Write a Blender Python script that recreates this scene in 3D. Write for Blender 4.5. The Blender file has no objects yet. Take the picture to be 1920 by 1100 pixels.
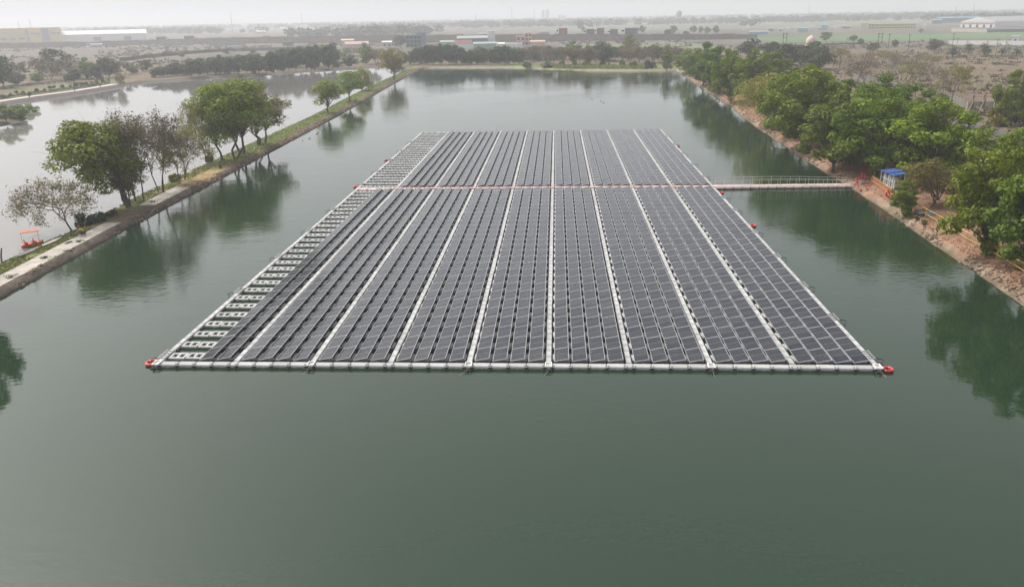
import bpy, math, random
import numpy as np
from mathutils import Matrix, Vector

random.seed(7)
SC = bpy.context.scene
COL = SC.collection
PI = math.pi

# ---------------------------------------------------------------- camera
FPX, HOR, ROLL, CAMH = 1500.0, 30.9, 0.0188, 22.3
_p = math.atan((550 - HOR) / FPX)
_cp, _sp = math.cos(_p), math.sin(_p)
CF = np.array([0, _cp, -_sp]); _R = np.array([1.0, 0, 0]); _U = np.array([0, _sp, _cp])
CR = math.cos(ROLL) * _R - math.sin(ROLL) * _U
CU = math.sin(ROLL) * _R + math.cos(ROLL) * _U
CPOS = np.array([0, 0, CAMH])


def gp(x, y, z=0.0):
    """the world point at height z seen at photo pixel x, y"""
    d = CF + (x - 960) / FPX * CR - (y - 550) / FPX * CU
    return CPOS + (z - CAMH) / d[2] * d


def pj(x, y, z):
    d = np.array([x, y, z]) - CPOS
    w = d @ CF
    return 960 + FPX * (d @ CR) / w, 550 - FPX * (d @ CU) / w, w


def z_at(x, y, py):
    lo, hi = -5.0, 90.0
    for _ in range(40):
        m = (lo + hi) / 2
        if pj(x, y, m)[1] > py: lo = m
        else: hi = m
    return (lo + hi) / 2


def x_at(px, y, z):
    lo, hi = -4000.0, 4000.0
    for _ in range(50):
        m = (lo + hi) / 2
        if pj(m, y, z)[0] < px: lo = m
        else: hi = m
    return (lo + hi) / 2


cam_d = bpy.data.cameras.new('camera')
cam_d.sensor_width = 36.0
cam_d.lens = FPX * 36.0 / 1920.0
cam_d.clip_start, cam_d.clip_end = 0.5, 20000
cam = bpy.data.objects.new('camera', cam_d)
M = Matrix.Identity(4)
for i in range(3):
    M[i][0], M[i][1], M[i][2], M[i][3] = CR[i], CU[i], -CF[i], CPOS[i]
cam.matrix_world = M
COL.objects.link(cam)
SC.camera = cam

# ---------------------------------------------------------------- helpers
def tag(o, label=None, cat=None, group=None, kind=None):
    if label: o['label'] = label
    if cat: o['category'] = cat
    if group: o['group'] = group
    if kind: o['kind'] = kind
    return o


def link(o, parent=None):
    COL.objects.link(o)
    if parent is not None: o.parent = parent
    return o


def empty(name, loc=(0, 0, 0), rz=0.0, label=None, cat=None, group=None):
    o = bpy.data.objects.new(name, None)
    o.empty_display_size = 0.3
    o.location = loc
    o.rotation_euler = (0, 0, rz)
    link(o)
    return tag(o, label, cat, group)


def put(name, me, parent=None, loc=None, rz=None, scale=None):
    o = bpy.data.objects.new(name, me)
    if loc is not None: o.location = loc
    if rz is not None: o.rotation_euler = (0, 0, rz)
    if scale is not None: o.scale = scale
    return link(o, parent)


def np_mesh(name, V, F, mats, midx=None, tint=None, smooth=False):
    """V (n,3), F (m,k) with one k, or a list of such arrays"""
    me = bpy.data.meshes.new(name)
    V = np.asarray(V, np.float32)
    Fs = F if isinstance(F, list) else [F]
    Fs = [np.asarray(f, np.int32) for f in Fs if len(f)]
    me.vertices.add(len(V))
    me.vertices.foreach_set('co', V.ravel())
    loops = np.concatenate([f.ravel() for f in Fs])
    tot = np.concatenate([np.full(len(f), f.shape[1], np.int32) for f in Fs])
    start = np.concatenate([[0], np.cumsum(tot)[:-1]]).astype(np.int32)
    me.loops.add(len(loops))
    me.loops.foreach_set('vertex_index', loops)
    me.polygons.add(len(tot))
    me.polygons.foreach_set('loop_start', start)
    me.polygons.foreach_set('loop_total', tot)
    for m in mats: me.materials.append(m)
    if midx is not None: me.polygons.foreach_set('material_index', np.asarray(midx, np.int32))
    if smooth: me.polygons.foreach_set('use_smooth', np.ones(len(tot), bool))
    me.update(calc_edges=True)
    if tint is not None:
        a = me.color_attributes.new('tint', 'FLOAT_COLOR', 'POINT')
        c = np.ones((len(V), 4), np.float32)
        c[:, :tint.shape[1]] = tint
        a.data.foreach_set('color', c.ravel())
    return me


class MB:
    def __init__(s):
        s.v, s.f, s.m = [], [], []

    def add(s, vs, fs, m=0):
        b = len(s.v)
        s.v += [tuple(float(c) for c in v) for v in vs]
        for f in fs:
            s.f.append([b + i for i in f]); s.m.append(m)

    def box(s, x0, x1, y0, y1, z0, z1, m=0, T=None, bev=0.0):
        if bev > 0:
            b = bev
            lo = [(x0 + b, y0 + b), (x1 - b, y0 + b), (x1 - b, y1 - b), (x0 + b, y1 - b)]
            big = [(x0, y0), (x1, y0), (x1, y1), (x0, y1)]
            vs = [(x, y, z0) for x, y in big] + [(x, y, z1 - b) for x, y in big] + [(x, y, z1) for x, y in lo]
            fs = [(3, 2, 1, 0), (8, 9, 10, 11)]
            for k in range(4):
                j = (k + 1) % 4
                fs += [(k, j, 4 + j, 4 + k), (4 + k, 4 + j, 8 + j, 8 + k)]
        else:
            vs = [(x0, y0, z0), (x1, y0, z0), (x1, y1, z0), (x0, y1, z0), (x0, y0, z1), (x1, y0, z1), (x1, y1, z1), (x0, y1, z1)]
            fs = [(3, 2, 1, 0), (4, 5, 6, 7), (0, 1, 5, 4), (1, 2, 6, 5), (2, 3, 7, 6), (3, 0, 4, 7)]
        if T is not None: vs = [T @ Vector(v) for v in vs]
        s.add(vs, fs, m)

    def tube(s, pts, rad, n=6, m=0, cap=True):
        pts = [np.array(p, float) for p in pts]
        if not hasattr(rad, '__len__'): rad = [rad] * len(pts)
        vs = []
        prev = None
        for i, p in enumerate(pts):
            d = pts[min(i + 1, len(pts) - 1)] - pts[max(i - 1, 0)]
            L = np.linalg.norm(d)
            d = d / L if L > 1e-9 else np.array([0, 0, 1.0])
            a = prev if prev is not None else (np.array([1.0, 0, 0]) if abs(d[0]) < .8 else np.array([0, 1.0, 0]))
            a = a - d * (a @ d)
            a /= max(np.linalg.norm(a), 1e-9)
            b = np.cross(d, a)
            prev = a
            for k in range(n):
                t = 2 * PI * k / n
                vs.append(p + rad[i] * (math.cos(t) * a + math.sin(t) * b))
        fs = []
        for i in range(len(pts) - 1):
            for k in range(n):
                j = (k + 1) % n
                fs.append((i * n + k, i * n + j, (i + 1) * n + j, (i + 1) * n + k))
        if cap:
            fs.append(tuple(range(n - 1, -1, -1)))
            fs.append(tuple((len(pts) - 1) * n + k for k in range(n)))
        s.add(vs, fs, m)

    def lathe(s, prof, n=16, m=0, c=(0, 0)):
        vs, fs = [], []
        for r, z in prof:
            for k in range(n):
                t = 2 * PI * k / n
                vs.append((c[0] + r * math.cos(t), c[1] + r * math.sin(t), z))
        for i in range(len(prof) - 1):
            for k in range(n):
                j = (k + 1) % n
                fs.append((i * n + k, i * n + j, (i + 1) * n + j, (i + 1) * n + k))
        s.add(vs, fs, m)

    def torus(s, R, r, n=24, k=8, m=0, c=(0, 0, 0), T=None, stripe=None):
        vs = []
        for i in range(n):
            a = 2 * PI * i / n
            for j in range(k):
                b = 2 * PI * j / k
                v = Vector(((R + r * math.cos(b)) * math.cos(a), (R + r * math.cos(b)) * math.sin(a), r * math.sin(b)))
                if T is not None: v = T @ v
                vs.append((v.x + c[0], v.y + c[1], v.z + c[2]))
        for i in range(n):
            mm = m if stripe is None or (i % (n // 4)) > 1 else stripe
            pass
        fs = []
        for i in range(n):
            for j in range(k):
                fs.append((i * k + j, ((i + 1) % n) * k + j, ((i + 1) % n) * k + (j + 1) % k, i * k + (j + 1) % k))
        s.add(vs, fs, m)

    def mesh(s, name, mats, smooth=False):
        me = bpy.data.meshes.new(name)
        me.from_pydata(s.v, [], s.f)
        mats = mats if isinstance(mats, (list, tuple)) else [mats]
        for m in mats: me.materials.append(m)
        me.polygons.foreach_set('material_index', s.m)
        if smooth: me.polygons.foreach_set('use_smooth', [True] * len(s.f))
        me.update()
        return me

    def build(s, name, mats, parent=None, smooth=False, loc=None, rz=None):
        return put(name, s.mesh(name, mats, smooth), parent, loc, rz)


ORD = 'first second third fourth fifth sixth seventh eighth ninth tenth eleventh twelfth thirteenth fourteenth fifteenth sixteenth seventeenth eighteenth nineteenth'.split()
TENS = {20: 'twent', 30: 'thirt', 40: 'fort', 50: 'fift'}


def nth(i):
    """ordinal word of a 1-based number"""
    if i < 20: return ORD[i - 1]
    t, u = i // 10 * 10, i % 10
    return TENS[t] + ('ieth' if u == 0 else 'y-' + ORD[u - 1])


def _hash(ix, iy, seed):
    h = (ix.astype(np.int64) * 374761393 + iy.astype(np.int64) * 668265263 + seed * 1442695041) & 0xFFFFFFFF
    h = ((h ^ (h >> 13)) * 1274126177) & 0xFFFFFFFF
    return ((h ^ (h >> 16)) & 0xFFFF) / 65535.0


def vn(x, y, s, seed=0):
    x = np.asarray(x, float) / s; y = np.asarray(y, float) / s
    ix, iy = np.floor(x), np.floor(y)
    fx, fy = x - ix, y - iy
    fx = fx * fx * (3 - 2 * fx); fy = fy * fy * (3 - 2 * fy)
    a, b = _hash(ix, iy, seed), _hash(ix + 1, iy, seed)
    c, d = _hash(ix, iy + 1, seed), _hash(ix + 1, iy + 1, seed)
    return (a * (1 - fx) + b * fx) * (1 - fy) + (c * (1 - fx) + d * fx) * fy


def fbm(x, y, s, seed=0, o=3):
    r, a, t = 0, 1.0, 0
    for k in range(o):
        r = r + a * vn(x, y, s / 2 ** k, seed + k * 17); t += a; a *= .5
    return r / t


def smooth01(t):
    t = np.clip(t, 0, 1)
    return t * t * (3 - 2 * t)


# ---------------------------------------------------------------- materials
def nmat(name):
    m = bpy.data.materials.new(name)
    m.use_nodes = True
    nt = m.node_tree
    b = nt.nodes['Principled BSDF']
    return m, nt, b


def N(nt, t, **kw):
    n = nt.nodes.new(t)
    for k, v in kw.items():
        if k.startswith('i_'): n.inputs[k[2:].replace('_', ' ')].default_value = v
        else: setattr(n, k, v)
    return n


def mixc(nt, a, b, fac, mode='MIX'):
    n = nt.nodes.new('ShaderNodeMix')
    n.data_type = 'RGBA'; n.blend_type = mode
    for s, v in ((6, a), (7, b), (0, fac)):
        if hasattr(v, 'links'): nt.links.new(v, n.inputs[s])
        elif s == 0: n.inputs[s].default_value = v
        else: n.inputs[s].default_value = (*v[:3], 1)
    return n.outputs[2]


def plain(name, col, rough=0.6, var=0.18, scale=3.0, metal=0.0, spec=0.4, bump=0.0, objvar=0.0):
    """a painted / moulded surface with blotchy wear"""
    m, nt, b = nmat(name)
    tc = N(nt, 'ShaderNodeTexCoord')
    no = N(nt, 'ShaderNodeTexNoise', i_Scale=scale, i_Detail=5.0, i_Roughness=0.65)
    nt.links.new(tc.outputs['Object'], no.inputs['Vector'])
    mr = N(nt, 'ShaderNodeMapRange')
    mr.inputs[1].default_value, mr.inputs[2].default_value = .3, .7
    mr.inputs[3].default_value, mr.inputs[4].default_value = 1 - var, 1 + var * .6
    nt.links.new(no.outputs[0], mr.inputs[0])
    c = mixc(nt, col, (1, 1, 1), 1.0, 'MULTIPLY')
    mx = c.node
    nt.links.new(mr.outputs[0], mx.inputs[7])
    if objvar:
        oi = N(nt, 'ShaderNodeObjectInfo')
        m2 = N(nt, 'ShaderNodeMapRange')
        m2.inputs[3].default_value, m2.inputs[4].default_value = 1 - objvar, 1 + objvar
        nt.links.new(oi.outputs['Random'], m2.inputs[0])
        c2 = mixc(nt, c, (1, 1, 1), 1.0, 'MULTIPLY')
        nt.links.new(m2.outputs[0], c2.node.inputs[7])
        c = c2
    nt.links.new(c, b.inputs['Base Color'])
    b.inputs['Roughness'].default_value = rough
    b.inputs['Metallic'].default_value = metal
    b.inputs['Specular IOR Level'].default_value = spec
    if bump:
        bu = N(nt, 'ShaderNodeBump', i_Strength=1.0, i_Distance=bump)
        nt.links.new(no.outputs[0], bu.inputs['Height'])
        nt.links.new(bu.outputs[0], b.inputs['Normal'])
    return m


def leaf_mat(name, c1, c2, trans=0.24, objvar=0.18):
    """c1 / c2: two leaf colours mixed leaf by leaf and clump by clump"""
    m, nt, b = nmat(name)
    at = N(nt, 'ShaderNodeAttribute', attribute_name='tint')
    sp = N(nt, 'ShaderNodeSeparateColor')
    nt.links.new(at.outputs['Color'], sp.inputs[0])
    ma = N(nt, 'ShaderNodeMath', operation='MULTIPLY_ADD')
    ma.inputs[1].default_value = .55
    mb_ = N(nt, 'ShaderNodeMath', operation='MULTIPLY')
    mb_.inputs[1].default_value = .45
    nt.links.new(sp.outputs[1], mb_.inputs[0])
    nt.links.new(sp.outputs[0], ma.inputs[0])
    nt.links.new(mb_.outputs[0], ma.inputs[2])
    c = mixc(nt, c1, c2, ma.outputs[0])
    oi = N(nt, 'ShaderNodeObjectInfo')
    hs = N(nt, 'ShaderNodeHueSaturation')
    m2 = N(nt, 'ShaderNodeMapRange')
    m2.inputs[3].default_value, m2.inputs[4].default_value = 1 - objvar, 1 + objvar
    nt.links.new(oi.outputs['Random'], m2.inputs[0])
    nt.links.new(m2.outputs[0], hs.inputs['Value'])
    m3 = N(nt, 'ShaderNodeMapRange')
    m3.inputs[3].default_value, m3.inputs[4].default_value = .485, .515
    mm = N(nt, 'ShaderNodeMath', operation='MULTIPLY'); mm.inputs[1].default_value = 7.31
    fr = N(nt, 'ShaderNodeMath', operation='FRACT')
    nt.links.new(oi.outputs['Random'], mm.inputs[0]); nt.links.new(mm.outputs[0], fr.inputs[0])
    nt.links.new(fr.outputs[0], m3.inputs[0]); nt.links.new(m3.outputs[0], hs.inputs['Hue'])
    nt.links.new(c, hs.inputs['Color'])
    nt.links.new(hs.outputs[0], b.inputs['Base Color'])
    b.inputs['Roughness'].default_value = .55
    b.inputs['Specular IOR Level'].default_value = .25
    tr = N(nt, 'ShaderNodeBsdfTranslucent')
    nt.links.new(hs.outputs[0], tr.inputs[0])
    ms = N(nt, 'ShaderNodeMixShader'); ms.inputs[0].default_value = trans
    nt.links.new(b.outputs[0], ms.inputs[1]); nt.links.new(tr.outputs[0], ms.inputs[2])
    out = nt.nodes['Material Output']
    nt.links.new(ms.outputs[0], out.inputs['Surface'])
    return m


def tint_mat(name, rough=0.95, nscale=1.5, var=0.3, bump=0.05, fine=9.0):
    """ground whose earth colour comes from the 'tint' attribute, broken up by two noises"""
    m, nt, b = nmat(name)
    at = N(nt, 'ShaderNodeAttribute', attribute_name='tint')
    ge = N(nt, 'ShaderNodeNewGeometry')
    n1 = N(nt, 'ShaderNodeTexNoise', i_Scale=nscale, i_Detail=6.0, i_Roughness=.7)
    n2 = N(nt, 'ShaderNodeTexNoise', i_Scale=fine, i_Detail=3.0, i_Roughness=.7)
    nt.links.new(ge.outputs['Position'], n1.inputs['Vector'])
    nt.links.new(ge.outputs['Position'], n2.inputs['Vector'])
    ad = N(nt, 'ShaderNodeMath', operation='ADD')
    nt.links.new(n1.outputs[0], ad.inputs[0]); nt.links.new(n2.outputs[0], ad.inputs[1])
    mr = N(nt, 'ShaderNodeMapRange')
    mr.inputs[1].default_value, mr.inputs[2].default_value = .65, 1.35
    mr.inputs[3].default_value, mr.inputs[4].default_value = 1 - var, 1 + var
    nt.links.new(ad.outputs[0], mr.inputs[0])
    c = mixc(nt, at.outputs['Color'], (1, 1, 1), 1.0, 'MULTIPLY')
    nt.links.new(mr.outputs[0], c.node.inputs[7])
    nt.links.new(c, b.inputs['Base Color'])
    b.inputs['Roughness'].default_value = rough
    b.inputs['Specular IOR Level'].default_value = .15
    bu = N(nt, 'ShaderNodeBump', i_Strength=1.0, i_Distance=bump)
    nt.links.new(ad.outputs[0], bu.inputs['Height'])
    nt.links.new(bu.outputs[0], b.inputs['Normal'])
    return m


def water_mat(name, col, amp, rough=0.02, spec=0.5):
    m, nt, b = nmat(name)
    ge = N(nt, 'ShaderNodeNewGeometry')
    mp = N(nt, 'ShaderNodeMapping')
    mp.inputs['Scale'].default_value = (.55, 1.0, 1.0)
    nt.links.new(ge.outputs['Position'], mp.inputs['Vector'])
    w1 = N(nt, 'ShaderNodeTexNoise', i_Scale=2.0, i_Detail=3.0, i_Roughness=.55)
    w2 = N(nt, 'ShaderNodeTexNoise', i_Scale=.35, i_Detail=2.0)
    patch = N(nt, 'ShaderNodeTexNoise', i_Scale=.035, i_Detail=3.0)
    for n in (w1, w2): nt.links.new(mp.outputs[0], n.inputs['Vector'])
    nt.links.new(ge.outputs['Position'], patch.inputs['Vector'])
    pr = N(nt, 'ShaderNodeMapRange')
    pr.inputs[1].default_value, pr.inputs[2].default_value = .4, .62
    pr.inputs[3].default_value, pr.inputs[4].default_value = .35, 1.2
    nt.links.new(patch.outputs[0], pr.inputs[0])
    mu = N(nt, 'ShaderNodeMath', operation='MULTIPLY')
    nt.links.new(w1.outputs[0], mu.inputs[0]); nt.links.new(pr.outputs[0], mu.inputs[1])
    ad = N(nt, 'ShaderNodeMath', operation='MULTIPLY_ADD'); ad.inputs[1].default_value = 1.3
    nt.links.new(w2.outputs[0], ad.inputs[0]); nt.links.new(mu.outputs[0], ad.inputs[2])
    bu = N(nt, 'ShaderNodeBump', i_Strength=1.0, i_Distance=amp)
    nt.links.new(ad.outputs[0], bu.inputs['Height'])
    nt.links.new(bu.outputs[0], b.inputs['Normal'])
    big = N(nt, 'ShaderNodeTexNoise', i_Scale=.018, i_Detail=2.0)
    nt.links.new(ge.outputs['Position'], big.inputs['Vector'])
    c = mixc(nt, tuple(x * .88 for x in col), tuple(x * 1.12 for x in col), big.outputs[0])
    nt.links.new(c, b.inputs['Base Color'])
    b.inputs['Roughness'].default_value = rough
    b.inputs['IOR'].default_value = 1.33
    b.inputs['Specular IOR Level'].default_value = spec
    return m


def waterline(m):
    """a ragged band of algae at the water line of a float"""
    nt = m.node_tree; b = nt.nodes['Principled BSDF']
    src = b.inputs['Base Color'].links[0].from_socket
    ge = N(nt, 'ShaderNodeNewGeometry'); sp = N(nt, 'ShaderNodeSeparateXYZ'); no = N(nt, 'ShaderNodeTexNoise', i_Scale=4.0, i_Detail=4.0)
    nt.links.new(ge.outputs['Position'], sp.inputs[0]); nt.links.new(ge.outputs['Position'], no.inputs['Vector'])
    ma = N(nt, 'ShaderNodeMath', operation='MULTIPLY_ADD'); ma.inputs[1].default_value = -.16
    nt.links.new(no.outputs[0], ma.inputs[0]); nt.links.new(sp.outputs[2], ma.inputs[2])
    mr = N(nt, 'ShaderNodeMapRange'); mr.inputs[1].default_value, mr.inputs[2].default_value = .035, -.03
    mr.inputs[4].default_value = .85
    nt.links.new(ma.outputs[0], mr.inputs[0])
    nt.links.new(mixc(nt, src, (.085, .09, .055), mr.outputs[0]), b.inputs['Base Color'])
    return m


def panel_mat(name):
    """dark silicon under dusty glass; each panel its own amount of dust"""
    m, nt, b = nmat(name)
    ge = N(nt, 'ShaderNodeNewGeometry'); oi = N(nt, 'ShaderNodeObjectInfo')
    ad = N(nt, 'ShaderNodeMath', operation='ADD'); fr = N(nt, 'ShaderNodeMath', operation='FRACT')
    nt.links.new(ge.outputs['Random Per Island'], ad.inputs[0]); nt.links.new(oi.outputs['Random'], ad.inputs[1])
    nt.links.new(ad.outputs[0], fr.inputs[0])
    c = mixc(nt, (.012, .014, .024), (.031, .032, .037), fr.outputs[0])
    no = N(nt, 'ShaderNodeTexNoise', i_Scale=.9, i_Detail=5.0, i_Roughness=.7)
    nt.links.new(ge.outputs['Position'], no.inputs['Vector'])
    mr = N(nt, 'ShaderNodeMapRange'); mr.inputs[1].default_value, mr.inputs[2].default_value = .45, .8
    mr.inputs[4].default_value = .26
    nt.links.new(no.outputs[0], mr.inputs[0])
    c = mixc(nt, c, (.12, .115, .11), mr.outputs[0])
    sp = N(nt, 'ShaderNodeTexNoise', i_Scale=7.0, i_Detail=1.0)
    nt.links.new(ge.outputs['Position'], sp.inputs['Vector'])
    dm = N(nt, 'ShaderNodeMapRange'); dm.inputs[1].default_value, dm.inputs[2].default_value = .77, .82
    dm.inputs[4].default_value = .8
    nt.links.new(sp.outputs[0], dm.inputs[0])
    c = mixc(nt, c, (.45, .44, .40), dm.outputs[0])          # bird droppings
    nt.links.new(c, b.inputs['Base Color'])
    b.inputs['Roughness'].default_value = .16
    b.inputs['IOR'].default_value = 1.5
    b.inputs['Specular IOR Level'].default_value = .28
    return m


MAT = {}
MAT['ground'] = tint_mat('ground earth')
MAT['dam'] = tint_mat('embankment earth', nscale=2.2, fine=9, var=.6, bump=.09)
MAT['stone'] = tint_mat('loose stone', nscale=2, fine=9, var=.3, bump=.02)
MAT['far_ground'] = MAT['ground']
MAT['lake'] = water_mat('green lake water', (.0175, .0375, .0190), .016, spec=1.0)
MAT['pond'] = water_mat('milky pond water', (.185, .175, .165), .006)
MAT['panel'] = panel_mat('solar glass')
MAT['alu'] = plain('anodised aluminium', (.50, .51, .53), .4, .08, 4, .3)
MAT['cellgap'] = plain('white cell gap', (.19, .19, .21), .5, .1)
MAT['float'] = waterline(plain('grey float plastic', (.49, .49, .485), .55, .32, 1.3, objvar=.12))
MAT['pinkfloat'] = waterline(plain('pinkish deck float', (.62, .50, .48), .6, .22, 1.6, objvar=.08))
MAT['float_dark'] = plain('dark float fittings', (.05, .05, .055), .6, .2)
MAT['bracket'] = plain('galvanised bracket', (.38, .39, .40), .5, .15, 5, .4)
MAT['red'] = plain('red plastic', (.62, .045, .04), .45, .15, 4)
MAT['dullred'] = plain('faded red conduit', (.56, .23, .20), .6, .2, 4)
MAT['orange'] = plain('orange fibreglass', (.62, .15, .06), .5, .25, 3)
MAT['white'] = plain('white paint', (.78, .77, .75), .55, .12, 2)
MAT['cream'] = plain('cream plaster', (.62, .53, .38), .8, .15, .6)
MAT['yellow_wall'] = plain('yellow plaster', (.66, .52, .22), .8, .12, .5)
MAT['pink'] = plain('pink plaster', (.62, .42, .36), .8, .12, .5)
MAT['greyconc'] = plain('weathered concrete', (.20, .185, .175), .9, .3, 1.2, bump=.01)
MAT['paleconc'] = plain('pale concrete', (.44, .40, .35), .9, .40, .7, bump=.006)
MAT['brickwall'] = plain('brick retaining wall', (.22, .175, .15), .9, .3, .3)
MAT['roofblue'] = plain('blue sheet roof', (.045, .11, .33), .5, .2, 1.5)
MAT['slateblue'] = plain('slate blue cladding', (.10, .14, .20), .6, .15, .5)
MAT['cyanroof'] = plain('cyan sheet roof', (.14, .40, .52), .5, .15, .5)
MAT['roofgrey'] = plain('grey sheet roof', (.36, .36, .38), .6, .2, .4)
MAT['redband'] = plain('red painted band', (.42, .13, .11), .6, .1)
MAT['green_paint'] = plain('green sheet', (.34, .43, .39), .6, .2, .6)
MAT['window'] = plain('dark window glass', (.04, .05, .06), .2, .2)
MAT['bluepanel'] = plain('blue grey facade panel', (.23, .25, .31), .6, .1)
MAT['yellow'] = plain('yellow rail paint', (.56, .36, .06), .5, .2, 3)
MAT['rail'] = plain('cream rail paint', (.60, .60, .50), .5, .12, 3)
MAT['bamboo'] = plain('bamboo pole', (.42, .32, .20), .7, .2, 3)
MAT['darkmetal'] = plain('dark steel', (.07, .07, .075), .5, .2, 3, .5)
MAT['cabinet'] = plain('grey cabinet', (.42, .43, .42), .5, .1)
MAT['orangemesh'] = plain('orange safety mesh', (.42, .17, .11), .7, .2, 5)
MAT['rope'] = plain('yellow rope', (.42, .36, .20), .8, .2, 8)
MAT['tarp'] = plain('light blue tarpaulin', (.24, .34, .48), .6, .15, 3)
MAT['truckgrey'] = plain('dark truck body', (.10, .11, .13), .6, .2, .6)
MAT['truckred'] = plain('brown red truck body', (.25, .11, .09), .6, .2, .6)
MAT['tyre'] = plain('tyre rubber', (.03, .03, .03), .8, .2)
MAT['asphalt'] = plain('worn asphalt', (.115, .105, .11), .9, .3, .7)
MAT['sand'] = plain('yellow sand', (.44, .31, .17), .95, .25, 1.2, bump=.01)
MAT['skin'] = plain('skin', (.22, .12, .08), .5, .05)
MAT['shirt'] = plain('yellow shirt', (.66, .44, .05), .8, .1)
MAT['trouser'] = plain('dark green trousers', (.06, .09, .07), .8, .1)
MAT['capred'] = plain('red head cloth', (.45, .05, .05), .8, .1)
MAT['bird'] = plain('dark feathers', (.05, .045, .04), .7, .2)
MAT['bark'] = plain('grey brown bark', (.105, .085, .07), .9, .35, 4, bump=.02)
MAT['twig'] = plain('brown twigs', (.17, .135, .115), .9, .25, 2)
MAT['l_broad'] = leaf_mat('broad leaf green', (.045, .085, .010), (.25, .33, .030), .32)
MAT['l_bright'] = leaf_mat('fresh leaf green', (.095, .155, .012), (.37, .45, .042), .38)
MAT['l_mid'] = leaf_mat('bank leaf green', (.052, .098, .008), (.30, .385, .030), .34)
MAT['l_olive'] = leaf_mat('olive leaf', (.11, .105, .024), (.32, .29, .06), .32)
MAT['l_yellow'] = leaf_mat('yellow green leaf', (.16, .175, .03), (.38, .38, .06), .36)
MAT['l_dark'] = leaf_mat('dark evergreen leaf', (.026, .048, .018), (.085, .115, .045))
MAT['l_brown'] = leaf_mat('dry brown leaf', (.13, .105, .075), (.25, .205, .14))
MAT['l_far'] = leaf_mat('far wood leaf', (.030, .045, .025), (.075, .085, .045))
MAT['l_grass'] = leaf_mat('grass blade', (.10, .13, .025), (.26, .27, .07), .2)
MAT['l_lime'] = leaf_mat('lime ground cover', (.12, .17, .03), (.30, .30, .05), .2)
MAT['l_scrub'] = leaf_mat('dry scrub', (.10, .085, .05), (.21, .17, .11), .15)
MAT['l_drab'] = leaf_mat('drab drying leaf', (.12, .10, .06), (.27, .235, .12), .3)
MAT['litter'] = leaf_mat('fallen leaves', (.16, .085, .05), (.36, .20, .12), .1)
HAZE, SUNP, SKYP, EXPO = .00050, 3.2, .10, 0.05
VEIL = (2.8, 2.9, 3.05, 1)

# ---------------------------------------------------------------- terrain
_RY = np.array([-300, 0, 59.3, 64.6, 71.7, 81.8, 95.2, 103.0, 111.4, 121.5, 139.9, 156.5, 177.3, 201.7, 221.4, 256.3, 311.8, 342, 600])
_RX = np.array([37, 38.5, 40.5, 41.2, 41.6, 42.7, 44.3, 44.9, 45.7, 46.5, 48.1, 49.7, 52.0, 54.9, 57.3, 60.2, 66.4, 69.5, 90])
_BX = np.array([-90, -47, -40, 2, 33, 54, 64, 72, 200])
_BY = np.array([402, 398, 390.7, 377.7, 350, 341, 341, 346, 420])
_PX = np.array([-400, -160, -147, -145, -110, -91, -64, -47, -30])
_PY = np.array([300, 306, 312, 329, 359, 382, 404, 399, 392])
_LY = np.array([-300, 150, 250, 318, 500])
_LX = np.array([-168, -162, -156, -150, -146])


def land_d(x, y):
    """metres on to the land (positive) or out over the water (negative)"""
    x = np.asarray(x, float); y = np.asarray(y, float)
    wob = (vn(x, y, 7, 3) - .5) * 1.0 + (vn(x, y, 2.3, 5) - .5) * .35
    dr = x - np.interp(y, _RY, _RX)
    db = (y - np.interp(x, _BX, _BY)) * .9
    dl = np.maximum(dr, db)
    dp = np.maximum(np.interp(y, _LY, _LX) - x, (y - np.interp(x, _PX, _PY)) * .9)
    isl = 8.5 - np.hypot((x + 128.5) * 1.0, (y - 196) * .5)
    dp = np.maximum(dp, isl)
    t = smooth01((x + 50) / 6)
    return dp * (1 - t) + dl * t + wob * np.where(np.abs(x + 47) < 8, .2, .6)


def gz(x, y):
    x = np.asarray(x, float); y = np.asarray(y, float)
    d = land_d(x, y)
    top = np.where(x > 30, 1.1, .75)
    land = top * (1 - np.exp(-np.maximum(d, 0) / 1.3)) + np.clip(d, 0, 40) * .008
    land = land + (fbm(x, y, 6, 11) - .5) * .5 * smooth01(d / 6) + (fbm(x, y, 1.7, 23) - .5) * .16 * smooth01(d / 1.5)
    # low earth heaps beyond the bank trees
    land = land + smooth01((d - 18) / 20) * smooth01((x - 50) / 20) * smooth01((420 - y) / 60) * (fbm(x, y, 16, 41) - .35) * 1.6
    return np.where(d > 0, land, np.maximum(d * .45, -1.6))


def place_z(x, y):
    """height of whatever ground a thing stands on, the embankment included"""
    if -51.3 < x < -43.4 and y < 398:
        return float(np.interp(x, [-51.3, -50.2, -48.6, -47.2, -45.0, -43.4], [-.05, .12, .40, .50, .52, .0]))
    return float(gz(x, y))


def gpl(px, py):
    """the land point seen at a photo pixel"""
    z = 1.0
    for _ in range(4):
        p = gp(px, py, z)
        z = place_z(p[0], p[1])
    return gp(px, py, z)


def col3(r, g, b): return np.array([r, g, b])


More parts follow.
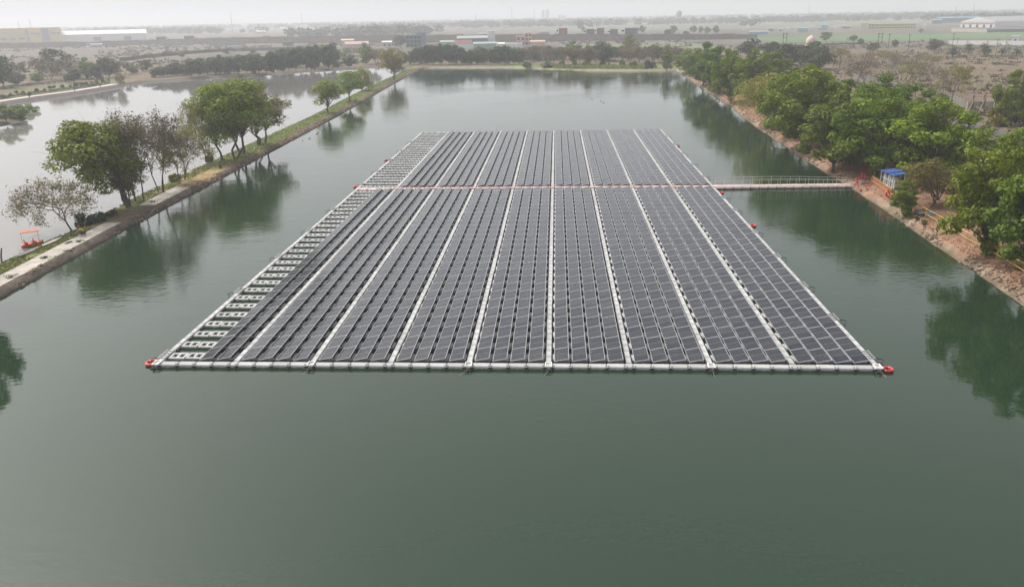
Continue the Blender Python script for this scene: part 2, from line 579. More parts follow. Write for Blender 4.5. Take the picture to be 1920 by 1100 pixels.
def ground_colour(x, y):
    d = land_d(x, y)
    n1, n2, n3 = fbm(x, y, 9, 101), fbm(x, y, 2.2, 131), fbm(x, y, 45, 151)
    n4 = vn(x, y, 1.1, 177)
    c = np.zeros(x.shape + (3,)); c[:] = (.165, .118, .086)          # dry brown earth

    def lay(col, a): c[:] = c * (1 - a[..., None]) + np.array(col) * a[..., None]
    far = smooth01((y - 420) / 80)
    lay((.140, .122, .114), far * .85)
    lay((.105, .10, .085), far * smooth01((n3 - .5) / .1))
    lay((.16, .175, .09), smooth01((n1 - .52) / .14) * .55 * (1 - far))
    lay((.19, .175, .10), smooth01((n2 - .55) / .1) * .4)
    lay((.215, .17, .13), smooth01((.40 - n1) / .1) * .5)
    # right bank: fallen leaves then the pale rim
    rb = (x > 30) * smooth01((335 - y) / 25)
    lay((.30, .165, .105), rb * smooth01((13 - d) / 4) * (.55 + .45 * n2))
    lay((.17, .10, .07), rb * smooth01((12 - d) / 4) * smooth01((n1 - .5) / .12) * .8)
    lay((.40, .26, .18), rb * smooth01((8 - d) / 3) * smooth01((n4 - .6) / .2) * .55)
    rim = rb * smooth01((.95 + (n1 - .5) * 2.6 + (n2 - .5) * 1.6 - d) / .5)
    lay((.31, .245, .18), rim)
    lay((.19, .145, .10), rim * smooth01((n4 - .42) / .15) * .85)
    lay((.10, .085, .06), smooth01((.22 - d) / .2) * .8)
    # far shore of the lake: pale edge then rank green
    fb = smooth01((y - 325) / 12) * smooth01((x + 42) / 8) * smooth01((75 - x) / 10) * (y < 430)
    lay((.17, .20, .07), fb * smooth01((16 - d) / 3) * smooth01((x + 10) / 14))
    lay((.36, .31, .23), fb * smooth01((1.6 - d) / .8) * .9)
    # pond shores
    pd = (x < -52) * (y < 440)
    lay((.15, .13, .095), pd * smooth01((9 - d) / 3))
    lay((.17, .19, .09), pd * (x < -150) * smooth01((20 - d) / 3) * smooth01((n1 - .45) / .1))
    # crops and meadows far off on the right
    g = smooth01((x - 195 + (y - 600) * .10) / 10) * smooth01((y - 585) / 12) * smooth01((735 - y) / 12) * smooth01((470 - x) / 30)
    lay((.115, .205, .09), g * (.8 + .2 * n2))
    g = smooth01((x - 40) / 30) * smooth01((y - 520 + (n1 - .5) * 60) / 15) * smooth01((640 - y) / 15) * smooth01((150 - x) / 30)
    lay((.19, .24, .11), g * .7)
    lay((.20, .24, .14), smooth01((y - 1050) / 80) * smooth01((n3 - .45) / .1) * smooth01((x + 100) / 200) * .7)
    return np.clip(c, 0, 1)


def span(a, b, s): return list(np.arange(a, b, s))


gx = [-5000, -4200, -3400, -2700, -2100, -1650, -1300, -1050, -850, -700, -580, -480, -400, -350] + span(-310, -170, 5) + span(-170, -112, 1.4) + span(-112, -53, 2.6) \
    + span(-53, -41, 1.0) + span(-41, 36, 5) + span(36, 62, .5) + span(62, 110, 1.1) + span(110, 200, 2.2) + span(200, 560, 8) \
    + [560, 600, 650, 720, 800, 900, 1050, 1250, 1500, 1800, 2200, 2700, 3400, 4200, 5000]
gy = [-260, -200, -140, -90, -50, -20, 0, 15, 28, 38] + span(46, 150, .7) + span(150, 260, 1.2) + span(260, 330, 1.6) + span(330, 425, 1.1)
t = 425.0
while t < 5000: gy.append(t); t *= 1.022
gy.append(5000)
GX, GY = np.meshgrid(np.array(gx, float), np.array(gy, float))
nx, ny = len(gx), len(gy)
GZ = gz(GX, GY)
V = np.stack([GX, GY, GZ], -1).reshape(-1, 3)
idx = np.arange(nx * ny).reshape(ny, nx)
F = np.stack([idx[:-1, :-1], idx[:-1, 1:], idx[1:, 1:], idx[1:, :-1]], -1).reshape(-1, 4)
gme = np_mesh('ground', V, F, [MAT['ground']], tint=ground_colour(GX, GY).reshape(-1, 3), smooth=True)
tag(put('ground', gme), 'dry brown land around the lake reaching to the horizon', 'ground', kind='structure')

w = MB(); w.add([(-44.6, -240, 0), (140, -240, 0), (140, 440, 0), (-44.6, 440, 0)], [(0, 1, 2, 3)])
tag(w.build('lake_water', MAT['lake']), 'still green water of the lake under the solar array', 'water', kind='structure')
w = MB(); w.add([(-420, -240, 0), (-45.5, -240, 0), (-45.5, 440, 0), (-420, 440, 0)], [(0, 1, 2, 3)])
tag(w.build('pond_water', MAT['pond']), 'pale milky water of the pond beyond the embankment', 'water', kind='structure')

# ---------------------------------------------------------------- embankment between lake and pond
_DY = np.array([-240, 40, 68, 90, 111, 129, 151, 200, 257, 304, 350, 392, 402])
_DR = np.array([-43.9, -44.0, -44.1, -44.1, -43.6, -43.3, -42.8, -41.8, -41.4, -41.2, -40.4, -39.4, -38.5])
_DL = np.array([-51.2, -51.1, -51.0, -50.6, -51.0, -50.8, -50.2, -48.6, -48.8, -48.2, -47.2, -46.5, -46.5])
ys = np.array(span(-240, 40, 8) + span(40, 150, .5) + span(150, 403, 1.0), float)
prof = [  # (side fraction from lake edge, metres in, height)
    (0.25, -1.2), (0, 0), (-.30, .16), (-.6, .33), (-.88, .50), (-1.1, .53), (-3.15, .52), (-3.4, .50), (-4.2, .46), (-5.0, .36), (-5.8, .22), (-6.5, .06), (-6.9, -.12), (-7.6, -1.2)]
DR, DL = np.interp(ys, _DY, _DR), np.interp(ys, _DY, _DL)
Wd = (DR - DL) / 7.0
cols, zs, kinds = [], [], []
for k, (o, h) in enumerate(prof):
    ox = DR + o * np.where(k > 4, Wd, 1.0)
    jit = (vn(ys, ys * 0 + k * 9, 1.6, 60 + k) - .5)
    cols.append(ox + jit * (.22 if 0 < k < 5 else .5 if k > 7 else .06))
    zs.append(h + (vn(ys, ys * 0 + k * 5, 1.1, 80 + k) - .5) * (.10 if 1 < k < 5 or k > 7 else 0.015))
DX, DZ = np.array(cols), np.array(zs)
DYm = np.repeat(ys[None], len(prof), 0)
V = np.stack([DX, DYm, DZ], -1).reshape(-1, 3)
n = len(ys)
idx = np.arange(len(prof) * n).reshape(len(prof), n)
F = np.stack([idx[:-1, :-1], idx[:-1, 1:], idx[1:, 1:], idx[1:, :-1]], -1).reshape(-1, 4)
dc = np.zeros((len(prof), n, 3))
for k in range(len(prof)):
    n1 = fbm(DX[k], ys, 3.2, 201 + k); n2 = vn(DX[k], ys, .9, 231 + k); n3 = fbm(DX[k], ys, 14, 251)
    slope = np.array([.135, .108, .09]) * (.55 + .9 * n2)[:, None] * (.7 + .6 * n1)[:, None]
    far = smooth01((ys - 105) / 40)[:, None]
    slope = slope * (1 - far) + far * (np.array([.21, .15, .11]) * (.5 + 1.0 * n2)[:, None])
    earth = np.array([.17, .115, .085]) * (.8 + .4 * n2)[:, None]
    grass = np.array([.165, .175, .06]) * (.75 + .5 * n2)[:, None]
    g = smooth01((n1 - .42) / .14)[:, None]
    top = earth * (1 - g) + grass * g
    gg = smooth01((ys - 125) / 20)[:, None] * (k > 5)
    top = top * (1 - gg) + gg * (np.array([.155, .195, .06]) * (.7 + .6 * n1)[:, None])
    wet = np.array([.05, .045, .035])
    if k <= 1: c = np.repeat(wet[None], n, 0)
    elif k < 5: c = slope * (.7 if k == 2 else 1)
    elif k >= 12: c = np.repeat(np.array([[.14, .125, .075]]), n, 0)
    else: c = top
    # patches of yellow sand and straw by the path
    if 4 <= k <= 8:
        a = (smooth01((ys - 112) / 3) * smooth01((126 - ys) / 3) * smooth01((n2 - .25) / .2) * .85)[:, None]
        c = c * (1 - a) + np.array([.42, .29, .15]) * a
    dc[k] = c
dme = np_mesh('embankment', V, F, [MAT['dam']], tint=dc.reshape(-1, 3), smooth=False)
tag(put('embankment', dme), 'long narrow earth embankment dividing the lake from the pond', 'embankment', kind='structure')


def slab(name, y0, y1, label):
    """a cast concrete length of the path, its joints as real gaps"""
    b = MB(); y = y0; k = 0
    while y < y1 - .2:
        ye = min(y + 3.0, y1)
        def xr(v): return float(np.interp(v, _DY, _DR)) - 1.08 + (float(vn(v, 0., 2.3, 9)) - .5) * .12
        def xl(v): return float(np.interp(v, _DY, _DR)) - 3.2 * float(np.interp(v, ys, Wd)) + (float(vn(v, 9., 2.3, 9)) - .5) * .2
        a, c = y + .012, ye - .012
        top = .575 + random.uniform(-.008, .008)
        vs = [(xl(a), a, .40), (xr(a), a, .40), (xr(c), c, .40), (xl(c), c, .40), (xl(a), a, top), (xr(a), a, top), (xr(c), c, top), (xl(c), c, top)]
        b.add(vs, [(3, 2, 1, 0), (4, 5, 6, 7), (0, 1, 5, 4), (1, 2, 6, 5), (2, 3, 7, 6), (3, 0, 4, 7)])
        y = ye
    tag(b.build(name, MAT['paleconc']), label, 'path', kind='structure')


slab('concrete_path', -60, 90.5, 'pale concrete path along the top of the embankment by the lake')
slab('concrete_path', 99.5, 111.0, 'short worn concrete path under the embankment trees')

# promenade on the pond's far side and the small roads
b = MB()
pts = [gp(x, y, .8) for x, y in ((-60, 202), (0, 190.5), (60, 181.5), (140, 171), (217, 158.5))]
vs, fs = [], []
for p in pts: vs += [(p[0] - 1.6, p[1] - .3, .95), (p[0] + 1.6, p[1] + .3, .95), (p[0] + 1.6, p[1] + .3, -.5), (p[0] - 1.6, p[1] - .3, -.5)]
for i in range(len(pts) - 1):
    a, c = i * 4, i * 4 + 4
    for q in range(3): fs.append((a + q, a + q + 1, c + q + 1, c + q))
fs.append((0, 3, 2, 1))
b.add(vs, fs)
tag(b.build('promenade', plain('pinkish paving', (.58, .49, .46), .9, .15, .4)), 'pale pinkish promenade paving along the far pond edge', 'path', kind='structure')
b = MB()
vs, fs = [], []
rp = [(1690, 226), (1760, 228), (1815, 234), (1860, 246), (1905, 262), (1960, 285)]
for i, (x, y) in enumerate(rp):
    p = gpl(x, y)
    q = gpl(rp[min(i + 1, len(rp) - 1)][0], rp[min(i + 1, len(rp) - 1)][1]); o = gpl(rp[max(i - 1, 0)][0], rp[max(i - 1, 0)][1])
    d = q - o; d = np.array([-d[1], d[0]]) / np.hypot(d[0], d[1]) * 1.9
    for s in (-1, 1):
        X, Y = p[0] + s * d[0], p[1] + s * d[1]
        vs.append((X, Y, max(float(gz(X, Y)), float(gz(p[0], p[1]))) + .06))
for i in range(len(rp) - 1): fs.append((2 * i, 2 * i + 2, 2 * i + 3, 2 * i + 1))
b.add(vs, fs)
tag(b.build('dirt_road', MAT['asphalt']), 'grey worn track behind the bank trees', 'road', kind='structure')

# ---------------------------------------------------------------- floating solar array
TH = 0.05838
AO = Vector((-24.778, 50.234, 0))
AU = Vector((math.cos(TH), -math.sin(TH), 0)); AV = Vector((math.sin(TH), math.cos(TH), 0))


def A(u, v, z=0.0): return AO + AU * u + AV * v + Vector((0, 0, z))


CW = [0.30 + 5.372 * i for i in range(10)]            # centres of the lengthwise walkways
HW = 0.27                                             # half their width
PITCH = (5.372 - 2 * HW) / 4
ROWV = [1.75 + 2.05 * i for i in range(28)]
ROWV2 = [60.72 + 2.05 * i for i in range(27)]
TILT = math.radians(12.0)
colu = lambda bay, k: CW[bay] + HW + PITCH * (k + .5)

# panel meshes (local x across, y along, origin on the water under the panel)
PW, PL, ZL = 1.0, 2.015, 0.31
cT, sT = math.cos(TILT), math.sin(TILT)
Tp = Matrix.Translation((0, 0, ZL + PW / 2 * sT)) @ Matrix.Rotation(-TILT, 4, 'Y')


def frame_mb(T):
    b = MB(); w, l, e = PW / 2, PL / 2, .028
    b.box(-w, w, -l, -l + e, -.02, .02, 0, T); b.box(-w, w, l - e, l, -.02, .02, 0, T)
    b.box(-w, -w + e, -l + e, l - e, -.02, .02, 0, T); b.box(w - e, w, -l + e, l - e, -.02, .02, 0, T)
    return b


def glass_mb(T):
    b = MB(); w, l, e = PW / 2 - .028, PL / 2 - .028, .011
    for y0, y1 in ((-l, -e), (e, l)):
        b.add([T @ Vector(v) for v in ((-w, y0, .012), (w, y0, .012), (w, y1, .012), (-w, y1, .012))], [(0, 1, 2, 3)], 0)
    b.add([T @ Vector(v) for v in ((-w, -e, .012), (w, -e, .012), (w, e, .012), (-w, e, .012))], [(0, 1, 2, 3)], 1)
    b.add([T @ Vector(v) for v in ((-w, -l, -.012), (w, -l, -.012), (w, l, -.012), (-w, l, -.012))], [(3, 2, 1, 0)], 1)
    return b


def support_mb():
    b = MB()
    for y in (-.38, .38):
        b.box(-PW / 2 * cT + .02, -PW / 2 * cT + .10, y - .05, y + .05, .215, ZL - .01, 0)
        b.box(PW / 2 * cT - .12, PW / 2 * cT - .04, y - .05, y + .05, .215, ZL + PW * sT - .05, 0)
        b.box(-PW / 2 * cT + .10, PW / 2 * cT - .12, y - .03, y + .03, .218, .25, 0)
    b.box(PW / 2 * cT - .10, PW / 2 * cT - .06, -.33, .33, .23, .27, 0)
    return b


me_frame = frame_mb(Tp).mesh('panel_frame', MAT['alu'])
me_glass = glass_mb(Tp).mesh('panel_glass', [MAT['panel'], MAT['cellgap']])
me_supp = support_mb().mesh('panel_support', MAT['float_dark'])


def float_mb():
    """one main float: a hollow raft with two windows"""
    b = MB(); w, l, z0, z1 = 1.17 / 2, .47, -.14, .215
    for x0, x1 in ((-w, -w + .17), (-.08, .08), (w - .17, w)): b.box(x0, x1, -l + .2, l - .2, z0, z1, 0)
    b.box(-w, w, -l, -l + .2, z0, z1, 0, bev=.035); b.box(-w, w, l - .2, l, z0, z1, 0, bev=.035)
    for x in (-w - .03, w + .03):
        b.box(x - .045, x + .045, -.06, .06, .05, .17, 1)
        b.tube([(x, -l + .1, .02), (x, -l + .1, .24)], .035, 6, 1)
    return b


me_float = float_mb().mesh('main_float', [MAT['float'], MAT['float_dark']])
PARTP = [('glass', me_glass), ('frame', me_frame), ('support', me_supp)]

cells = []                      # (row, column, u, v) of every panel, row by row from the front edge
for r, v in enumerate(ROWV):
    c = 0
    for bay in range(9):
        for k in range(4):
            if bay == 0 and k < 2: continue
            cells.append((r, c, colu(bay, k), v)); c += 1
for r, v in enumerate(ROWV2):
    c = 2
    for bay in range(1, 9):
        for k in range(4): cells.append((r + 28, c, colu(bay, k), v)); c += 1
PG = 'tilted solar panels of the front rows of the array'
NIND = 306
restV, restF, restM, fV, fF, fM = [], [], [], [], [], []


def mesh_np(me):
    v = np.empty(len(me.vertices) * 3, np.float32); me.vertices.foreach_get('co', v)
    return v.reshape(-1, 3), [tuple(p.vertices) for p in me.polygons], [p.material_index for p in me.polygons]


pv = [mesh_np(m) for m in (me_glass, me_frame, me_supp)]
fvm = mesh_np(me_float)
R3 = np.array([[AU.x, AU.y, 0], [AV.x, AV.y, 0], [0, 0, 1]])
cnt = [0, 0]
rp_, rf_ = MB(), MB()
for i, (r, c, u, v) in enumerate(cells):
    P = A(u, v); dz = random.uniform(-.012, .012); tl = random.uniform(-.006, .006)
    if i < NIND:
        root = empty('solar_panel', (P.x, P.y, dz), -TH, 'dark solar panel %s from the front edge in the %s column from the bare floats' % (nth(r + 1), nth(c + 1)), 'solar panel', PG)
        root.rotation_euler = (random.uniform(-.003, .003), tl, -TH)
        for nm, me in PARTP: put(nm, me, root)
    else:
        for k, (vv, ff, mm) in enumerate(pv):
            if k == 2 and r > 40: continue
            q = vv.astype(float).copy(); q[:, 2] += dz - q[:, 0] * tl
            rp_.add((q @ R3 + np.array([P.x, P.y, 0])).tolist(), ff, 0)
            base = {0: (0, 1), 1: (2, 2), 2: (3, 3)}[k]
            rp_.m[-len(ff):] = [base[x] for x in mm]
    if i < 136:
        o = put('panel_float', me_float, None, (P.x, P.y, 0), -TH)
        tag(o, 'grey float under the panel %s from the front edge, %s column from the bare floats' % (nth(r + 1), nth(c + 1)), 'float', 'floats under the front solar panels')
    else:
        q = fvm[0].astype(float) @ R3 + np.array([P.x, P.y, 0])
        rf_.add(q.tolist(), fvm[1], 0); rf_.m[-len(fvm[1]):] = fvm[2]
tag(rp_.build('solar_panels', [MAT['panel'], MAT['cellgap'], MAT['alu'], MAT['float_dark']]), 'dark solar panels filling the array behind its nine front rows', 'solar panels', kind='stuff')
tag(rf_.build('panel_floats', [MAT['float'], MAT['float_dark']]), 'grey floats carrying the solar panels behind the four front rows', 'floats', kind='stuff')

# the bare floats of the panel-less strip
for r, v in enumerate(ROWV):
    for k in range(2):
        P = A(colu(0, k), v)
        tag(put('bare_float', me_float, None, (P.x, P.y, random.uniform(-.015, .01)), -TH),
            'bare grey two-window float, %s of the %s rung from the front edge' % (('outer', 'inner')[k], nth(r + 1)), 'float', 'bare floats before the cross walkway')
for r, v in enumerate(ROWV2):
    for k in range(4):
        P = A(colu(0, k), v)
        tag(put('bare_float', me_float, None, (P.x, P.y, random.uniform(-.015, .01)), -TH),
            'bare grey float, %s from the outer edge in the %s rung beyond the cross walkway' % (nth(k + 1), nth(r + 1)), 'float', 'bare floats beyond the cross walkway')


def wfloat(w, l, split):
    """walkway float, w across local x and l along local y, with bolted ears"""
    b = MB()
    e = l / split
    for k in range(split):
        y0 = -l / 2 + k * e
        b.box(-w / 2 + .005, w / 2 - .005, y0 + .015, y0 + e - .015, -.15, .25, 0, bev=.04)
        for x in (-w / 2 + .0, w / 2 - .0): b.tube([(x, y0, .0), (x, y0, .21)], .035, 5, 1)
    return b.mesh('walk_float', [MAT['float'], MAT['float_dark']])


def efloat(w, l, mat='float'):
    """front walkway float: lies across, with a stepped skirt and two bolt ears at each end"""
    b = MB()
    b.box(-w / 2 + .012, w / 2 - .012, -l / 2, l / 2, .02, .26, 0, bev=.05)
    b.box(-w / 2 + .03, w / 2 - .03, -l / 2 - .035, l / 2 - .05, -.15, .06, 0)
    for x in (-w / 2 + .09, w / 2 - .09):
        b.tube([(x, -l / 2 + .09, .255), (x, -l / 2 + .09, .275)], .055, 8, 1)
        b.box(x - .05, x + .05, -l / 2 - .045, -l / 2 + .0, .10, .18, 1)
    for k in range(6):
        x = -w / 2 + w * (k + 1) / 7
        b.box(x - .02, x + .02, -l / 2 - .048, -l / 2 - .03, -.10, .06, 1)
    b.tube([(w / 2, -l / 2 - .03, -.16), (w / 2, -l / 2 - .03, .20)], .04, 6, 1)
    return b.mesh('edge_float', [MAT[mat], MAT['float_dark']])


me_long = wfloat(.40, 2.05, 2)
wl = ['outer lengthwise walkway beside the bare floats, along the pond side of the array'] + \
     ['%s lengthwise float walkway between solar columns, counted from the bare floats' % nth(i) for i in range(1, 9)] + \
     ['lengthwise float walkway along the array edge facing the tree bank']
for i, u in enumerate(CW):
    P = A(u, 0)
    root = empty('float_walkway', P, -TH, wl[i], 'walkway', 'lengthwise float walkways of the array')
    for v in ROWV + [59.2] + ROWV2:
        if v == 59.2: continue
        put('walk_float', me_long, root, (random.uniform(-.01, .01), v, random.uniform(-.012, .012)))
me_e1, me_e2 = efloat(PITCH, .60), efloat(2 * HW, .60)
me_c1, me_c2 = efloat(PITCH, 1.35, 'pinkfloat'), efloat(2 * HW, 1.35, 'pinkfloat')


def crosswalk(name, v, m1, m2, label, z=0):
    root = empty(name, A(0, v), -TH, label, 'walkway')
    for i, u in enumerate(CW):
        put('walk_float', m2, root, (u, 0, random.uniform(-.01, .01)))
        if i < 9:
            for k in range(4): put('walk_float', m1, root, (colu(i, k), 0, random.uniform(-.012, .012)))
    return root


crosswalk('front_walkway', .33, me_e1, me_e2, 'grey float walkway along the near front edge of the array')
xw = crosswalk('cross_walkway', 58.85, me_c1, me_c2, 'grey float walkway with red conduit crossing the middle of the array')
crosswalk('back_walkway', 115.4, me_e1, me_e2, 'grey float walkway along the far back edge of the array')
b = MB()
pts = [(CW[1] - 1.2 + k * .6, .52 + .03 * math.sin(k * 1.7), .315 + .02 * math.sin(k * 2.3)) for k in range(int((CW[9] - CW[1] + 1.2) / .6))]
b.tube(pts, .026, 6)
b.build('red_conduit', MAT['dullred'], xw)
for i in range(1, 9):
    b = MB()
    u = CW[i]
    b.tube([(u - .8, -.60, .30), (u + .1, -.62, .31), (u + .9, -.60, .30)], .05, 6)
    b.build('conduit_joint', MAT['dullred'], xw)
    for k in range(4):
        b = MB(); uu = colu(i, k) - PITCH / 2
        b.tube([(uu, -.55, .29), (uu + .03, .0, .30), (uu, .55, .29)], .022, 5)
        b.build('cable', MAT['dullred'], xw)

# ladder-like mooring brackets with arms, ropes at the front edge
def bracket(u, v, side, label):
    P = A(u, v)
    root = empty('mooring_bracket', P, -TH, label, 'bracket', 'mooring brackets along the array edge')
    b = MB()
    for x in (-.24, .24): b.box(x - .03, x + .03, -.75, .75, .262, .315, 0)
    for k in range(4): b.box(-.209, .209, -.6 + .4 * k - .03, -.6 + .4 * k + .03, .265, .31, 0)
    b.build('ladder_frame', MAT['bracket'], root)
    if side:
        b = MB(); b.tube([(side * .25, -.62, .29), (side * .55, -.66, .27), (side * .82, -.62, .16), (side * .70, -.55, .04)], .03, 6)
        b.build('arm', MAT['darkmetal'], root)


bl = [1.75, 15.6, 26.2, 36.4, 46.6, 62, 72, 82, 92, 102]
for k, v in enumerate(bl):
    bracket(CW[0] - .05, v, -1, 'grey mooring bracket with bent arm, %s from the front on the pond side' % nth(k + 1))
br = [2.2, 9.4, 17.2, 25.9, 35.0, 45.1, 52.0, 66, 76, 86, 96, 106]
for k, v in enumerate(br):
    bracket(CW[9] + .05, v, 1, 'grey mooring bracket with bent arm, %s from the front on the tree side' % nth(k + 1))
for k, (i, lab) in enumerate(((0, 'at the corner by the bare floats'), (2, 'below the second walkway'), (4, 'below the fourth walkway'), (5, 'below the fifth walkway'), (7, 'below the seventh walkway'), (9, 'at the corner by the tree bank'))):
    P = A(CW[i], .33)
    root = empty('rope_bracket', P, -TH, 'white rope bracket on the front walkway ' + lab, 'bracket', 'rope brackets on the front walkway')
    b = MB()
    for x in (-.2, .2): b.box(x - .035, x + .035, -.40, .30, .272, .33, 0)
    for y in (-.37, .27): b.box(-.164, .164, y - .035, y + .035, .275, .325, 0)
    b.build('frame', MAT['white'], root)
    b = MB(); b.box(-.25, .25, -.56, -.41, -.12, .10, 0, bev=.03); b.box(-.06, .06, -.60, -.56, -.05, .2, 0)
    b.build('clamp', MAT['darkmetal'], root)
    if i in (2, 4, 5, 7, 9):
        sx = {2: -.6, 4: -1.2, 5: -.7, 7: .05, 9: .4}[i]
        b = MB(); b.tube([(0, -.40, .30), (0, -.62, .15), (sx * .35, -1.1, .03), (sx, -2.3, -.4)], .010, 5)
        b.build('rope', MAT['rope'], root)

# life rings
def ring(P, rot, label, sc=1.0, group='red life rings'):
    root = empty('life_ring', P, 0, label, 'life ring', group)
    root.rotation_euler = rot
    root.scale = (sc,) * 3
    b = MB(); b.torus(.42, .125, 28, 10); b.build('ring', MAT['red'], root, True)
    b = MB()
    for k in range(4):
        a = PI / 4 + k * PI / 2
        pts = [((.42 + .13 * math.cos(q)) * math.cos(a), (.42 + .13 * math.cos(q)) * math.sin(a), .13 * math.sin(q)) for q in np.linspace(0, 2 * PI, 9)]
        b.tube(pts, .02, 4, cap=False)
    b.build('grab_rope', MAT['white'], root)
    return root


ring(gp(285, 680, .12), (.05, .03, 0), 'red life ring floating at the bare-float front corner of the array', .85)
ring(gp(1664, 692, .10), (-.04, -.08, 0), 'red life ring floating at the front corner nearest the tree bank', .72)
ring(gp(1411, 423, .10), (.03, -.05, 0), 'red life ring beside the array edge, halfway from corner to bridge', .8)
ring(gp(1351, 361, .10), (.0, .05, 0), 'red life ring floating just below the access bridge end', .8)
ring(gp(1271, 274, .10), (.02, .0, 0), 'distant red life ring on the far tree-side edge of the array', .7)
ring(gp(667, 350, .12), (.02, .0, 0), 'red life ring at the cross walkway end on the pond side', .7)
ring(gp(725, 300, .10), (.02, .0, 0), 'distant red life ring on the far pond-side edge of the array', .7)

# ---------------------------------------------------------------- access bridge
B0 = gp(1340, 353, 0); B1 = gp(1597, 350, 0)
B0, B1 = Vector(B0), Vector(B1)
bd = (B1 - B0); BL = bd.length; bang = math.atan2(bd.y, bd.x)
root = empty('access_bridge', B0, bang, 'floating access bridge with cream railings from the array to the tree bank', 'bridge')
nseg = 16; sl = BL / nseg
for k in range(nseg):
    b = MB()
    b.box(k * sl + .02, (k + 1) * sl - .02, -.92, .92, -.15, .28, 0, bev=.05)
    b.box(k * sl + .1, (k + 1) * sl - .1, -.97, -.925, -.15, .05, 1)
    b.tube([((k + 1) * sl, -.95, -.15), ((k + 1) * sl, -.95, .3)], .05, 6, 1)
    b.build('deck_float', [MAT['pinkfloat'], MAT['float_dark']], root)
G1 = gpl(1606, 344)
loc = Matrix.Rotation(-bang, 4, 'Z') @ Matrix.Translation(-B0)
e = loc @ Vector(G1)
b = MB()
b.add([(BL, -.7, .05), (BL, .7, .05), (e.x + 1, e.y + .9, e.z + .1), (e.x + 1, e.y - .7, e.z + .1), (BL, -.7, .26), (BL, .7, .26), (e.x + 1, e.y + .9, e.z + .22), (e.x + 1, e.y - .7, e.z + .22)],
      [(3, 2, 1, 0), (4, 5, 6, 7), (0, 1, 5, 4), (1, 2, 6, 5), (2, 3, 7, 6), (3, 0, 4, 7)])
b.build('ramp', MAT['greyconc'], root)
b = MB()
b.tube([(-1, -.58, .34)] + [(k * 1.0, -.60 + .04 * math.sin(k * 1.9), .33) for k in range(int(BL))] + [(BL, -.6, .32), (e.x + .6, e.y - .4, e.z + .30)], .035, 6)
b.build('red_conduit', MAT['dullred'], root)
for side, y0, x0 in (('far', .86, .2), ('near', -.84, .9)):
    b = MB(); n = 15
    xs = [x0 + (BL - .5 - x0) * k / (n - 1) for k in range(n)]
    h = [.92 + .14 * math.sin(PI * (k / (n - 1)) * 1.25) + random.uniform(-.015, .015) for k in range(n)]
    b.tube([(xs[k], y0, .28 + h[k]) for k in range(n)], .022, 6)
    rl = b.build('railing', MAT['rail'], root)
    b = MB(); b.tube([(xs[k], y0, .28 + h[k] * .52) for k in range(n)], .018, 5)
    if side == 'far': b.build('mid_rail', MAT['rail'], rl)
    for k in range(n):
        b = MB(); b.tube([(xs[k], y0, .27), (xs[k], y0, .28 + h[k] - .02)], .019, 6)
        b.build('post', MAT['rail'], rl)

# ---------------------------------------------------------------- trees
def leaf_quads(rng, C, Nrm, size, asp=.55):
    """one bent-free leaf-clump blade per row of C"""
    n = len(C)
    Nrm = Nrm / np.maximum(np.linalg.norm(Nrm, axis=1, keepdims=True), 1e-6)
    t = rng.normal(size=(n, 3))
    t -= Nrm * (t * Nrm).sum(1, keepdims=True)
    t /= np.maximum(np.linalg.norm(t, axis=1, keepdims=True), 1e-6)
    b = np.cross(Nrm, t)
    s = size[:, None]
    V = np.stack([C - t * s * .5, C + b * s * asp * .5 + t * s * .06, C + t * s * .5, C - b * s * asp * .5 + t * s * .06], 1).reshape(-1, 3)
    return V, np.arange(4 * n).reshape(n, 4)


